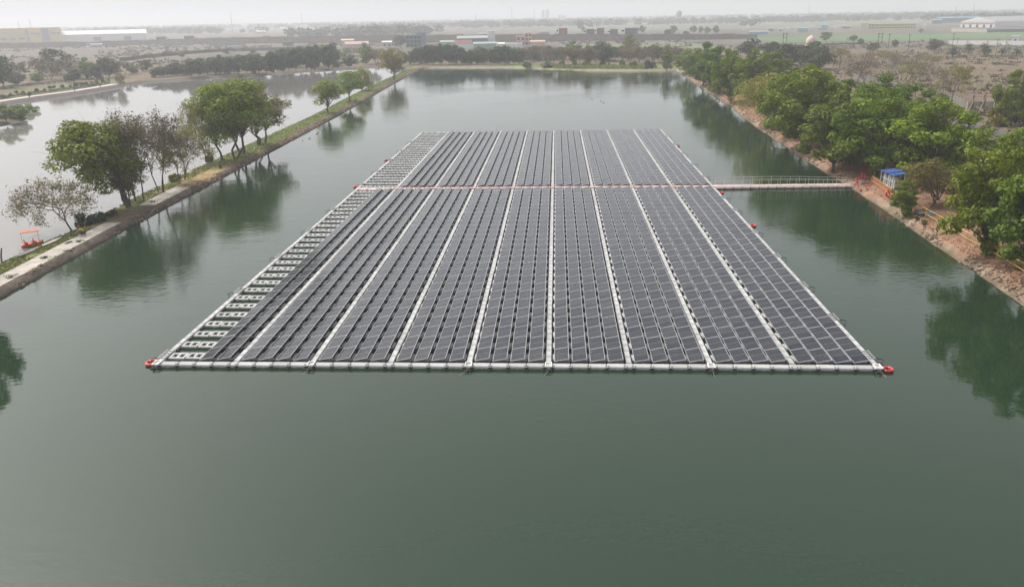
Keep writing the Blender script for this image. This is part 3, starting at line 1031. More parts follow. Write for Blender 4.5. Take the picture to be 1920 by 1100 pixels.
def lobe_tree(seed, H=10.0, W=8.0, fork=.28, nl=18, leaves=7000, ls=.40, stems=1, lean=0.0, mat='l_broad', lobe=(.11, .20), cz=.62, rz=.40,
              fill=.0, droop=0.0, trunkr=.16, twigs=0):
    """trunk + limbs + leaf lobes; returns (trunk mesh, crown mesh, width)"""
    rng = np.random.default_rng(seed)
    R = W / 2
    L = []
    tries = 0
    while len(L) < nl and tries < 4000:
        tries += 1
        d = rng.normal(size=3); d /= np.linalg.norm(d)
        r = rng.uniform(.35, .9)
        p = np.array([d[0] * R * r, d[1] * R * r, H * (cz + d[2] * rz * r)])
        if p[2] < H * (fork * .9): continue
        # narrower below
        if np.hypot(p[0], p[1]) > R * ((.42 + .8 * (p[2] / H)) if fork > .15 else (.62 + .6 * (p[2] / H))): continue
        lr = rng.uniform(*lobe) * (H + W) / 2
        if any(np.linalg.norm((p - q) / np.array([1, 1, .8])) < (lr + l2) * .46 for q, l2 in L): continue
        if p[2] + lr * .75 > H: p[2] = H - lr * .75
        L.append((p, lr))
    L.append((np.array([0, 0, H * (cz + rz) - lobe[1] * H * .55]), lobe[1] * H * .7))
    tb = MB()
    forks = []
    for s in range(stems):
        a = rng.uniform(0, 2 * PI)
        off = np.array([math.cos(a), math.sin(a), 0]) * (0 if stems == 1 else .12 * H * rng.uniform(.3, .9))
        top = off * 1.8 + np.array([lean * H * .25, 0, H * fork * rng.uniform(.85, 1.15)])
        r0 = trunkr * (1 if stems == 1 else .75) * H / 10
        mid = (off + top) / 2 + rng.normal(size=3) * .02 * H
        tb.tube([off - np.array([0, 0, .3]), off + np.array([0, 0, .05]), mid, top], [r0 * 1.5, r0 * 1.15, r0 * .95, r0 * .8], 7)
        forks.append((top, r0 * .8))
    Cs, Ns, Ss, T = [], [], [], []
    tot = sum(l ** 2 for _, l in L)
    for p, lr in L:
        p = p + np.array([lean * H * (p[2] / H) * .6, 0, 0])
        f, fr = min(forks, key=lambda q: np.linalg.norm((q[0] - p)[:2]))
        m = f * .45 + p * .55 + np.array([0, 0, .06 * H]) + rng.normal(size=3) * .03 * H
        tb.tube([f - np.array([0, 0, .02 * H]), m, p], [fr * .62, fr * .38, fr * .12], 5)
        for q in range(3 + twigs):
            e = p + rng.normal(size=3) * lr * .55 + np.array([0, 0, lr * .2])
            tb.tube([m * .35 + p * .65, (m + e) / 2 + rng.normal(size=3) * lr * .15, e], [fr * .2, fr * .12, fr * .04], 4, cap=False)
        n = max(12, int(leaves * lr ** 2 / tot))
        d = rng.normal(size=(n, 3)); d[:, 2] += .22; d /= np.linalg.norm(d, axis=1, keepdims=True)
        # lumps inside the lobe so that its surface is ragged
        sub = rng.normal(size=(9, 3)); sub /= np.linalg.norm(sub, axis=1, keepdims=True)
        k = (d @ sub.T).max(1)
        rad = lr * (.50 + .55 * rng.random(n) ** .6) * (.62 + .48 * k ** 3)
        c = p + d * rad[:, None] * np.array([1.08, 1.08, .80])
        if droop: c[:, 2] -= droop * rng.random(n) ** 2 * lr * 2.2
        Cs.append(c)
        Ns.append(d * .85 + rng.normal(size=(n, 3)) * .42 + np.array([0, 0, .15]))
        Ss.append(ls * rng.uniform(.6, 1.25, n) * H / 10)
        tn = np.empty((n, 2)); tn[:, 0] = np.clip(rng.uniform(0, 1) * .55 + .45 * (np.argmax(d @ sub.T, 1) % 5) / 4 + rng.normal(0, .08, n), 0, 1); tn[:, 1] = rng.random(n)
        T.append(tn)
    V, F = leaf_quads(rng, np.concatenate(Cs), np.concatenate(Ns), np.concatenate(Ss))
    V[:, 2] = np.maximum(V[:, 2], .05)
    tn = np.concatenate(T)
    t3 = np.zeros((len(tn), 3)); t3[:, :2] = tn
    return tb.mesh('trunk', MAT['bark']), np_mesh('crown', V, F, [MAT[mat]], tint=np.repeat(t3, 4, 0)), (H, W)


def bare_tree(seed, H=10.0, W=7.0, leaves=1200, ls=.3, stems=2, fork=.2, mat='l_brown', lean=0.0, depth=5, spread=.55, trunkr=.13, weep=0.0):
    """an open, twiggy tree with few leaves left on it"""
    rng = np.random.default_rng(seed)
    tb, cb = MB(), MB()
    tips = []

    def grow(p, d, ln, r, dep):
        n = 2 if dep <= 1 else 3
        pts = [p]; q = p; dd = d
        for i in range(n):
            dd = dd + rng.normal(size=3) * .16 + np.array([0, 0, .06 if dep > 2 else -.05 - weep])
            dd /= np.linalg.norm(dd)
            q = q + dd * ln / n
            if q[2] > H: q[2] = H - rng.random() * .3
            if q[2] < .12 * H: q[2] = .12 * H
            pts.append(q)
        tgt = tb if dep >= depth - 1 else cb
        tgt.tube(pts, list(np.linspace(r, r * .62, len(pts))), 6 if dep >= depth - 1 else 3, cap=False)
        if dep <= 2: tips.extend(pts[1:])
        if dep == 0: return
        k = 3 if dep > 1 else 3
        a0 = rng.uniform(0, 2 * PI)
        for j in range(k):
            a = a0 + 2 * PI * j / k + rng.normal() * .4
            x = np.cross(dd, [0.3, .2, 1.0]); x /= np.linalg.norm(x); y = np.cross(dd, x)
            s = spread * rng.uniform(.7, 1.35)
            nd = dd + s * (math.cos(a) * x + math.sin(a) * y) * np.array([W / H * 1.25, W / H * 1.25, 1])
            nd /= np.linalg.norm(nd)
            grow(pts[-1] if j < 2 else pts[-2], nd, ln * rng.uniform(.62, .82), r * .6, dep - 1)

    for s in range(stems):
        a = rng.uniform(0, 2 * PI)
        o = np.array([math.cos(a), math.sin(a), 0]) * (0 if stems == 1 else .05 * H)
        d = np.array([o[0] * .5 + lean + rng.normal() * .1, o[1] * .5 + rng.normal() * .1, 1.0]); d /= np.linalg.norm(d)
        grow(o - np.array([0, 0, .3]), d, H * (.26 + fork * .3), trunkr * H / 10 * (1 if stems == 1 else .8), depth)
    tips = np.array(tips)
    pick = tips[rng.integers(0, len(tips), leaves)] + rng.normal(size=(leaves, 3)) * .22 * H / 10
    pick[:, 2] = np.maximum(pick[:, 2], .1)
    V, F = leaf_quads(rng, pick, rng.normal(size=(leaves, 3)) + np.array([0, 0, .4]), ls * rng.uniform(.5, 1.3, leaves) * H / 10)
    tv = np.array(cb.v)
    Fq = [f for f in cb.f if len(f) == 4]
    VV = np.concatenate([V, tv]); FF = np.concatenate([F, np.array(Fq) + len(V)])
    mi = np.concatenate([np.zeros(len(F), int), np.ones(len(Fq), int)])
    tint = np.zeros((len(VV), 3)); tint[:, 0] = rng.random(len(VV)); tint[:4 * leaves, :2] = np.repeat(rng.random((leaves, 2)), 4, 0)
    w = float(VV[:, 0].max() - VV[:, 0].min())
    return tb.mesh('trunk', MAT['bark']), np_mesh('crown', VV, FF, [MAT[mat], MAT['twig']], midx=mi, tint=tint), (max(H * .5, float(VV[:, 2].max())), w)


def palm_tree(seed, H=6.0):
    rng = np.random.default_rng(seed)
    tb = MB()
    tb.tube([(0, 0, -.3), (.1, 0, H * .25), (.05, .05, H * .5)], [.28, .22, .2], 8)
    V, F, n = [], [], 0
    top = np.array([.05, .05, H * .5])
    for k in range(54):
        a = rng.uniform(0, 2 * PI); el = rng.uniform(-.45, 1.4); ln = H * .50 * rng.uniform(.8, 1.1)
        p = top.copy(); d = np.array([math.cos(a) * math.cos(el), math.sin(a) * math.cos(el), math.sin(el)])
        side = np.array([-math.sin(a), math.cos(a), 0])
        for s in range(9):
            q = p + d * ln / 9; w = H * .095 * math.sin(PI * (s + 1) / 10.5) + .02
            for sg in (-1, 1):
                e = (p + q) / 2 + side * sg * w * 1.5 + d * w * .6 - np.array([0, 0, w * .35])
                V += [p, p * .4 + q * .6, e, e * .7 + p * .3]; F.append((n, n + 1, n + 2, n + 3)); n += 4
            d = d + np.array([0, 0, -.16]); d /= np.linalg.norm(d); p = q
    t = np.zeros((len(V), 3)); t[:, :2] = np.repeat(rng.random((len(V) // 4, 2)), 4, 0)
    return tb.mesh('trunk', MAT['bark']), np_mesh('crown', np.array(V), np.array(F), [MAT['l_dark']], tint=t), (H, H * .75)


def bush_mesh(seed, mat, n=1200, ls=.26, lobes=9):
    rng = np.random.default_rng(seed)
    Cs, Ns, T = [], [], []
    for k in range(lobes):
        a = rng.uniform(0, 2 * PI); r = rng.uniform(.05, .8)
        p = np.array([math.cos(a) * r, math.sin(a) * r, rng.uniform(.15, .75) * (1 - .5 * r)]); lr = rng.uniform(.18, .42)
        m = n // lobes
        d = rng.normal(size=(m, 3)); d[:, 2] += .3; d /= np.linalg.norm(d, axis=1, keepdims=True)
        Cs.append(p + d * (lr * rng.uniform(.5, 1.05, m))[:, None]); Ns.append(d * .6 + rng.normal(size=(m, 3)) * .5)
        tt = np.zeros((m, 3)); tt[:, 0] = rng.random() * .6 + .4 * rng.random(m); tt[:, 1] = rng.random(m); T.append(tt)
    C = np.concatenate(Cs); C[:, 2] = np.maximum(C[:, 2], .03)
    V, F = leaf_quads(rng, C, np.concatenate(Ns), ls * rng.uniform(.6, 1.2, len(C)))
    V[:, 2] /= max(V[:, 2].max(), .01)
    return np_mesh('leaves', V, F, [MAT[mat]], tint=np.repeat(np.concatenate(T), 4, 0))


def stem_mesh():
    b = MB()
    for k in range(5):
        a = k * 1.257
        b.tube([(0, 0, -.1), (math.cos(a) * .12, math.sin(a) * .12, .3), (math.cos(a) * .32, math.sin(a) * .32, .7)], [.04, .03, .012], 4)
    return b.mesh('stem', MAT['bark'])


LIB = {}
LIB['broad'] = [lobe_tree(s, 10, 8.8, .10, 62, 13000, .37, 1, mat='l_broad', cz=.50, rz=.50, lobe=(.075, .125)) for s in (1, 2, 3)]
LIB['bright'] = [lobe_tree(s, 10, 9.2, .10, 64, 13500, .37, 1, mat='l_mid', cz=.50, rz=.50, lobe=(.075, .13)) for s in (5, 6)]
LIB['olive'] = [lobe_tree(s, 10, 9, .2, 22, 4200, .36, 2, mat='l_olive', cz=.56, rz=.42, lobe=(.10, .18), twigs=4) for s in (8, 9)]
LIB['willow'] = [lobe_tree(11, 10, 9, .22, 20, 6500, .32, 2, mat='l_yellow', cz=.54, rz=.42, lobe=(.12, .2), droop=.5, twigs=3)]
LIB['bare'] = [bare_tree(s, 10, 7.5, 1500, .28, st, mat='l_brown') for s, st in ((21, 2), (22, 3), (23, 2))]
LIB['bareolive'] = [bare_tree(s, 10, 7.5, 2600, .28, st, mat='l_olive') for s, st in ((25, 2), (26, 3))]
LIB['far_dark'] = [lobe_tree(s, 10, 9.5, .10, 20, 2300, .75, 1, mat='l_dark', cz=.50, rz=.50, lobe=(.12, .22)) for s in (31, 32, 33, 34)]
LIB['far_green'] = [lobe_tree(s, 10, 9, .10, 20, 2300, .70, 1, mat='l_broad', cz=.50, rz=.50, lobe=(.12, .22)) for s in (35, 36)]
LIB['far_brown'] = [bare_tree(s, 10, 8.5, 2600, .55, 2, mat='l_brown', depth=4, trunkr=.16) for s in (41, 42, 43)]
LIB['palm'] = [palm_tree(51), palm_tree(52)]
BUSH = {m: [bush_mesh(60 + i + 7 * j, m, 900) for i in range(2)] for j, m in enumerate(('l_broad', 'l_dark', 'l_olive', 'l_bright'))}
STEM = stem_mesh()
NAME = dict(broad='broadleaf_tree', bright='broadleaf_tree', olive='olive_green_tree', willow='drooping_tree', bare='bare_tree', bareolive='sparse_tree',
            far_dark='evergreen_tree', far_green='broadleaf_tree', far_brown='bare_tree', palm='palm_tree')
_rt = random.Random(3)


def plant_tree(lib, px, py, x0, x1, yt, label, group=None, var=None, rz=None, at=None, name=None):
    """a tree whose foot is seen at photo pixel px, py; crown x0..x1 wide, top at yt"""
    P = gpl(px, py) if at is None else np.array([at[0], at[1], place_z(at[0], at[1])])
    depth = pj(*P)[2]
    zt = z_at(P[0], P[1], yt)
    h = max(zt - P[2], 1.5); wd = (x1 - x0) / FPX * depth
    tr, cr, (H, W) = LIB[lib][_rt.randrange(len(LIB[lib])) if var is None else var]
    s = h / H; sw = wd / W
    sw = min(max(sw, s * .55), s * 1.7)
    root = empty(name or NAME[lib], P, rz if rz is not None else _rt.uniform(0, 2 * PI), label, 'tree', group)
    root.scale = (sw, sw, s)
    put('trunk', tr, root); put('crown', cr, root)
    return root


def own_tree(args, px, py, x0, x1, yt, label, gen=lobe_tree, name='broadleaf_tree', rz=0.0, group=None):
    LIB['_own'] = [gen(**args)]
    NAME['_own'] = name
    return plant_tree('_own', px, py, x0, x1, yt, label, group, 0, rz)


# on the embankment, from near to far
DG = 'trees on the embankment'
own_tree(dict(seed=71, H=10, W=11, leaves=5200, ls=.26, stems=2, fork=.12, mat='l_drab', lean=-1.0, spread=.7, weep=.07), 130, 432, 10, 180, 324,
         'low leaning half-bare tree with drooping branches beside the orange pedal boat', bare_tree, 'leaning_tree', group=DG)
own_tree(dict(seed=72, H=10, W=7.6, fork=.26, nl=30, leaves=10500, ls=.33, stems=2, lean=-.40, mat='l_bright', cz=.60, rz=.42, lobe=(.11, .19), trunkr=.2, twigs=3), 226, 392, 100, 262, 224,
         'tall green tree leaning over the pond with a bare dark forked trunk', group=DG)
own_tree(dict(seed=73, H=10, W=6.5, leaves=6500, ls=.26, stems=4, fork=.2, mat='l_drab', spread=.5), 262, 378, 172, 322, 200,
         'tall brown nearly leafless tree next to the green leaning tree', bare_tree, 'bare_tree', group=DG)
own_tree(dict(seed=74, H=10, W=6.5, leaves=6500, ls=.26, stems=3, fork=.2, mat='l_brown', spread=.5), 304, 361, 235, 382, 206,
         'brown thinly leaved tree by the short worn concrete path', bare_tree, 'bare_tree', group=DG)
own_tree(dict(seed=84, H=10, W=7, leaves=6500, ls=.28, stems=3, fork=.15, mat='l_olive', spread=.55), 340, 338, 295, 395, 226,
         'low olive sparse tree closing the gap before the big green clump', bare_tree, 'sparse_tree', group=DG)
own_tree(dict(seed=85, H=10, W=6, fork=.25, nl=20, leaves=6500, ls=.32, stems=2, mat='l_olive', cz=.60, rz=.40, lobe=(.10, .17), twigs=4), 244, 386, 205, 275, 262,
         'olive tree squeezed between the leaning green tree and the brown tree', group=DG)
own_tree(dict(seed=75, H=10, W=6.5, leaves=6500, ls=.28, stems=3, fork=.15, mat='l_olive', spread=.5), 388, 306, 318, 424, 176,
         'slim sparse yellowish tree at the edge of the big green clump', bare_tree, 'sparse_tree', group=DG)
own_tree(dict(seed=76, H=10, W=7, fork=.24, nl=28, leaves=10000, ls=.32, stems=3, mat='l_bright', cz=.62, rz=.40, lobe=(.10, .18), twigs=3), 428, 298, 358, 480, 156,
         'fresh green tree, nearest of the big embankment clump with several trunks', group=DG)
own_tree(dict(seed=77, H=10, W=7, fork=.24, nl=28, leaves=10000, ls=.32, stems=2, mat='l_bright', cz=.62, rz=.40, lobe=(.10, .18), twigs=3), 460, 289, 402, 532, 150,
         'tallest fresh green tree in the middle of the embankment clump', group=DG)
own_tree(dict(seed=78, H=10, W=7.5, fork=.24, nl=24, leaves=6500, ls=.30, stems=3, mat='l_olive', cz=.60, rz=.40, lobe=(.10, .17), twigs=4), 494, 271, 452, 566, 168,
         'looser olive tree at the far end of the embankment clump', group=DG)
own_tree(dict(seed=79, H=10, W=7.5, fork=.20, nl=14, leaves=5200, ls=.40, mat='l_bright', cz=.56, rz=.42, lobe=(.14, .2)), 616, 212, 580, 645, 149,
         'dark green ragged tree, nearest of three small embankment trees before the bend', group=DG)
b_ = own_tree(dict(seed=80, H=10, W=7, fork=.22, nl=12, leaves=5200, ls=.40, mat='l_bright', cz=.60, rz=.38, lobe=(.15, .21)), 655, 190, 622, 676, 132,
              'small round dark green tree on a thin bare trunk', group=DG)
own_tree(dict(seed=81, H=10, W=9.5, fork=.08, nl=16, leaves=6500, ls=.42, mat='l_yellow', cz=.50, rz=.48, lobe=(.15, .22)), 679, 170, 655, 701, 124,
         'dense yellow-green rounded tree leafy down to the ground', group=DG)
own_tree(dict(seed=82, H=10, W=9, fork=.25, nl=20, leaves=5600, ls=.42, stems=2, mat='l_olive', cz=.58, rz=.42, lobe=(.12, .2)), 737, 150, 708, 763, 90,
         'large spreading olive tree where the embankment meets the far shore', group=DG)
# beyond the frame, seen only as reflections on the lake
plant_tree('broad', -60, 560, -125, 4, 350, 'green tree on the near embankment, seen mirrored in the lake', DG, 1)

# along the tree bank, far to near
RG = 'trees along the bank'
rows = [
    ('far_green', 1288, 138, 1262, 1314, 92, 'dark green tree at the far corner of the lake bank', 0),
    ('broad', 1318, 160, 1285, 1352, 80, 'green tree second from the far corner of the lake bank', 0),
    ('broad', 1345, 176, 1310, 1384, 88, 'round green tree third from the far corner of the lake bank', 1),
    ('bright', 1370, 192, 1330, 1402, 96, 'bright green tree fourth from the far corner of the lake bank', 0),
    ('broad', 1408, 196, 1362, 1442, 92, 'tall green tree behind the yellow-green drooping tree', 2),
    ('broad', 1445, 180, 1398, 1470, 98, 'dark green tree standing behind the drooping tree on the inland side', 0),
    ('willow', 1437, 238, 1370, 1478, 128, 'yellow-green drooping tree at the water edge of the bank', 0),
    ('bright', 1505, 278, 1446, 1600, 122, 'large broad green tree just past the drooping yellow-green tree', 1),
    ('broad', 1575, 250, 1520, 1625, 150, 'green tree behind the large broad tree, away from the water', 1),
    ('broad', 1562, 318, 1505, 1645, 172, 'dark green tree overhanging the shore before the access bridge', 2),
    ('bright', 1478, 258, 1425, 1535, 126, 'green tree between the drooping tree and the large broad tree', 0),
    ('broad', 1604, 306, 1545, 1668, 166, 'green tree between the two trees overhanging the bridge shore', 1),
    ('broad', 1650, 255, 1605, 1715, 140, 'rounded green tree set back from the bank under bare trees', 0),
    ('bright', 1642, 330, 1560, 1730, 164, 'big bright green tree over the bank by the access bridge end', 0),
    ('broad', 1700, 292, 1640, 1765, 158, 'tall green tree behind the blue-roofed shelter', 2),
    ('bright', 1745, 345, 1655, 1815, 188, 'wide green tree inland of the blue-roofed shelter', 1),
    ('broad', 1692, 400, 1668, 1714, 338, 'small dark bushy tree growing over the yellow fence', 1),
    ('olive', 1738, 386, 1688, 1800, 300, 'olive-yellow thin tree next to the small bushy tree', 0),
    ('olive', 1800, 382, 1752, 1850, 306, 'olive-brown thin tree behind the yellow fence', 1),
    ('bright', 1852, 478, 1755, 1925, 250, 'large bright green tree hanging over the nearest stretch of fence', 0),
    ('broad', 1935, 528, 1842, 2010, 285, 'dark green tree at the near end of the bank cut by the frame', 2),
    ('bright', 1900, 360, 1835, 1965, 240, 'bright green treetop rising behind the near bank trees', 1),
    ('broad', 1893, 238, 1862, 1930, 132, 'upright dark green tree standing beside the broken concrete wall', 1),
    ('broad', 2015, 570, 1935, 2095, 430, 'green bank tree beyond the near fence, seen mirrored in the lake', 0),
    ('bright', 2120, 700, 2030, 2210, 480, 'bright bank tree nearest the viewer, seen mirrored in the lake', 0),
]
for lib, px, py, x0, x1, yt, lab, var in rows:
    g = (x1 - x0) * .07
    plant_tree(lib, px, py, x0 - g, x1 + g, yt - 2, lab, RG, var)

# bare brown trees in the waste ground behind the bank
BG = 'bare trees behind the bank'
for k, (px, py, x0, x1, yt, lib) in enumerate([
    (1602, 158, 1560, 1640, 92, 'bare'), (1628, 172, 1590, 1665, 100, 'bare'), (1668, 158, 1630, 1700, 96, 'bare'), (1695, 150, 1660, 1735, 100, 'bare'),
    (1715, 166, 1685, 1750, 108, 'bareolive'), (1750, 182, 1715, 1785, 112, 'bare'), (1785, 205, 1755, 1830, 112, 'bareolive'), (1770, 176, 1745, 1800, 128, 'bare'),
    (1575, 128, 1545, 1605, 84, 'bareolive'), (1540, 120, 1505, 1575, 82, 'bare'), (1648, 128, 1620, 1680, 88, 'bareolive'), (1735, 135, 1705, 1765, 98, 'bareolive')]):
    plant_tree(lib, px, py, x0, x1, yt, '%s thin tree in the waste ground, %s counted inland from the lake corner' % ('brown bare' if lib == 'bare' else 'olive sparse', nth(k + 1)), BG)
for k, (px, py, x0, x1, yt) in enumerate([(1470, 128, 1440, 1500, 82), (1500, 124, 1476, 1530, 84), (1535, 132, 1505, 1562, 86), (1448, 118, 1424, 1470, 78), (1405, 112, 1380, 1430, 72), (1518, 116, 1490, 1548, 78)]):
    plant_tree('far_dark', px, py, x0, x1, yt, 'dark evergreen behind the far bank trees, %s from the domed temple' % nth(k + 1), 'evergreens before the temple')

# far shore of the pond: the dark grove
def grove(lib, specs, labf, group, jit=4):
    for k, (px, py, wd, yt) in enumerate(specs):
        plant_tree(lib if isinstance(lib, str) else lib[k % len(lib)], px, py, px - wd / 2, px + wd / 2, yt, labf(k + 1), group)


r = random.Random(11)
tops = [(287, 124), (300, 120), (330, 115), (370, 109), (420, 103), (475, 99), (520, 95), (560, 86), (600, 80), (625, 82), (642, 106)]
tx, ty = [a for a, _ in tops], [b for _, b in tops]
sp = []
x = 292
while x < 640:
    b0 = float(np.interp(x, [290, 480, 640], [147, 140, 130]))
    sp.append((x + r.uniform(-3, 3), b0 - r.uniform(0, 4), r.uniform(26, 38), float(np.interp(x, tx, ty)) + r.uniform(2, 11))); x += 14
grove('far_dark', sp, lambda k: 'dark evergreen in the pond grove, %s from its open end' % nth(k), 'evergreen grove behind the pond')
sp = []
x = 300
while x < 632:
    b0 = float(np.interp(x, [290, 480, 640], [140, 131, 122]))
    sp.append((x + r.uniform(-4, 4), b0, r.uniform(28, 40), float(np.interp(x, tx, ty)) + r.uniform(-2, 4))); x += 19
grove(['far_dark', 'far_green', 'far_dark'], sp, lambda k: 'treetop in the second row of the pond grove, %s from its open end' % nth(k), 'second row of the pond grove')
plant_tree('far_green', 686, 121, 668, 702, 79, 'lone slim green tree between the two dark groves')
plant_tree('far_dark', 655, 126, 638, 676, 104, 'low dark bushy tree next to the lone slim tree')
plant_tree('far_brown', 705, 122, 690, 722, 92, 'brown thin tree behind the spreading olive tree')
# far shore of the lake
tops = [(765, 92), (790, 84), (825, 78), (850, 80), (878, 93), (905, 86), (930, 90), (950, 84), (975, 92)]
tx, ty = [a for a, _ in tops], [b for _, b in tops]
sp = []
x = 772
while x < 975: sp.append((x + r.uniform(-3, 3), 121 + r.uniform(-3, 1), r.uniform(26, 36), float(np.interp(x, tx, ty)) + r.uniform(-1, 6))); x += 13.5
grove('far_dark', sp, lambda k: 'dark evergreen on the far lake shore, %s from the embankment end' % nth(k), 'evergreens on the far lake shore')
sp = []
x = 782
while x < 970: sp.append((x + r.uniform(-3, 3), 113 + r.uniform(-3, 1), r.uniform(26, 36), float(np.interp(x, tx, ty)) + r.uniform(0, 8))); x += 20
grove(['far_dark', 'far_green'], sp, lambda k: 'treetop behind the far shore evergreens, %s from the embankment end' % nth(k), 'second row on the far lake shore')
sp = []
x = 984
while x < 1265: sp.append((x + r.uniform(-4, 4), 121 + r.uniform(-8, 3), r.uniform(30, 42), 84 + r.uniform(-3, 9))); x += 10.5
grove(['far_brown', 'bare', 'far_brown', 'bareolive'], sp, lambda k: 'brown thin tree on the far lake shore, %s from the evergreens' % nth(k), 'brown trees on the far lake shore')
sp = []
x = 985
while x < 1275: sp.append((x + r.uniform(-5, 5), 112 + r.uniform(-3, 2), r.uniform(28, 44), 86 + r.uniform(-3, 7))); x += 14
grove(['far_brown', 'far_dark', 'far_brown', 'far_green'], sp, lambda k: 'hazy treetop behind the brown far-shore trees, %s from the evergreens' % nth(k), 'second row behind the brown trees')
sp = [(r.uniform(300, 980), r.uniform(96, 108), r.uniform(12, 24)) for q in range(26)]
sp = sorted((x, y, w_, y - r.uniform(7, 13)) for x, y, w_ in sp)
grove(['far_dark', 'far_brown', 'far_green'], sp, lambda k: 'hazy field tree between pond grove and highway, %s along the fields' % nth(k), 'field trees before the highway')
for px, py, x0, x1, yt, lib, lab in ((1178, 112, 1156, 1198, 64, 'olive', 'large round hazy tree standing above the brown far-shore trees'), (1132, 116, 1112, 1158, 78, 'far_dark', 'flat-topped dark tree among the brown far-shore trees'),
                                     (1073, 112, 1052, 1092, 76, 'far_green', 'green treetop behind the brown far-shore trees'), (1250, 134, 1236, 1266, 92, 'far_green', 'dark green conical tree at the lake corner before the bank trees'),
                                     (1102, 122, 1090, 1114, 82, 'far_green', 'slim green tree between two brown far-shore trees')):
    plant_tree(lib, px, py, x0, x1, yt, lab)
# park behind the promenade
PGp = 'park trees behind the promenade'
for k, (px, py, x0, x1, yt, lib) in enumerate([
    (8, 165, -20, 24, 104, 'far_dark'), (34, 160, 18, 54, 134, 'far_dark'), (50, 148, 30, 78, 112, 'far_brown'), (75, 143, 52, 100, 106, 'far_brown'), (108, 140, 84, 138, 90, 'far_dark'),
    (92, 150, 70, 118, 116, 'far_brown'), (128, 146, 108, 150, 108, 'far_brown'), (164, 148, 146, 180, 107, 'far_green'), (182, 150, 168, 198, 120, 'far_dark'), (206, 146, 186, 228, 107, 'far_dark'),
    (195, 140, 175, 215, 112, 'far_brown'), (250, 138, 228, 270, 118, 'far_green'), (275, 134, 262, 290, 112, 'far_dark'), (140, 155, 120, 160, 128, 'far_dark'), (70, 156, 52, 90, 136, 'far_green'),
    (229, 163, 218, 240, 136, 'olive'), (-20, 150, -50, 10, 108, 'far_dark'), (236, 140, 222, 252, 116, 'far_brown')]):
    plant_tree(lib, px, py, x0, x1, yt, {'far_dark': 'dark evergreen', 'far_brown': 'brown thin tree', 'far_green': 'green tree', 'olive': 'round olive tree'}[lib] + ' in the park behind the promenade, %s in its row' % nth(k + 1), PGp)
for k, (px, py, x0, x1, yt) in enumerate([(12, 228, -14, 40, 194), (40, 226, 20, 66, 195), (56, 221, 36, 74, 193)]):
    plant_tree('far_green', px, py, x0, x1, yt, 'low spreading tree on the small pond islet, %s from the frame edge' % nth(k + 1), 'trees on the pond islet', k % 2)
# palms and field bushes beyond the waste ground
for k, (px, py, x0, x1, yt) in enumerate([(1786, 108, 1772, 1802, 84), (1815, 100, 1802, 1830, 80), (1845, 105, 1828, 1862, 80), (1878, 104, 1866, 1890, 88), (1905, 107, 1888, 1922, 88), (1726, 62, 1720, 1733, 52)]):
    plant_tree('palm', px, py, x0, x1, yt, 'dark palm in the dry field, %s along from the boundary wall corner' % nth(k + 1) if k < 5 else 'distant palm before the warehouse wall', 'palms in the dry field', k % 2)
for k, (px, py, x0, x1, yt) in enumerate([(1636, 97, 1620, 1656, 80), (1677, 90, 1670, 1685, 74), (1752, 96, 1738, 1766, 73), (1600, 78, 1590, 1608, 66), (1548, 76, 1534, 1572, 60), (1613, 84, 1608, 1622, 72)]):
    plant_tree('far_dark', px, py, x0, x1, yt, 'dark field tree, %s of those scattered by the green crop' % nth(k + 1), 'trees scattered by the crop field')
for k, (px, py, x0, x1, yt) in enumerate([(1204, 60, 1196, 1212, 48), (1300, 60, 1290, 1306, 48), (1263, 62, 1252, 1270, 48), (1326, 62, 1318, 1332, 50), (1342, 62, 1336, 1350, 48), (1314, 61, 1309, 1320, 49), (1094, 58, 1088, 1098, 51),
                                          (752, 86, 738, 768, 66), (1286, 68, 1280, 1294, 58)]):
    plant_tree('far_dark', px, py + 2, x0, x1, yt, 'hazy lone tree by the highway, %s along it' % nth(k + 1), 'lone trees by the highway')


# ---------------------------------------------------------------- shrubs, hedges, ground cover
def shrub(px, py, w, yt, mat, label, group=None, name='shrub', var=0, P=None):
    P = gpl(px, py) if P is None else P
    d = pj(*P)[2]
    h = max(z_at(P[0], P[1], yt) - P[2], .3)
    root = empty(name, P, _rt.uniform(0, 6), label, 'shrub', group)
    s = w / FPX * d / 1.7
    root.scale = (s, s, h)
    put('stem', STEM, root); put('leaves', BUSH[mat][var], root)


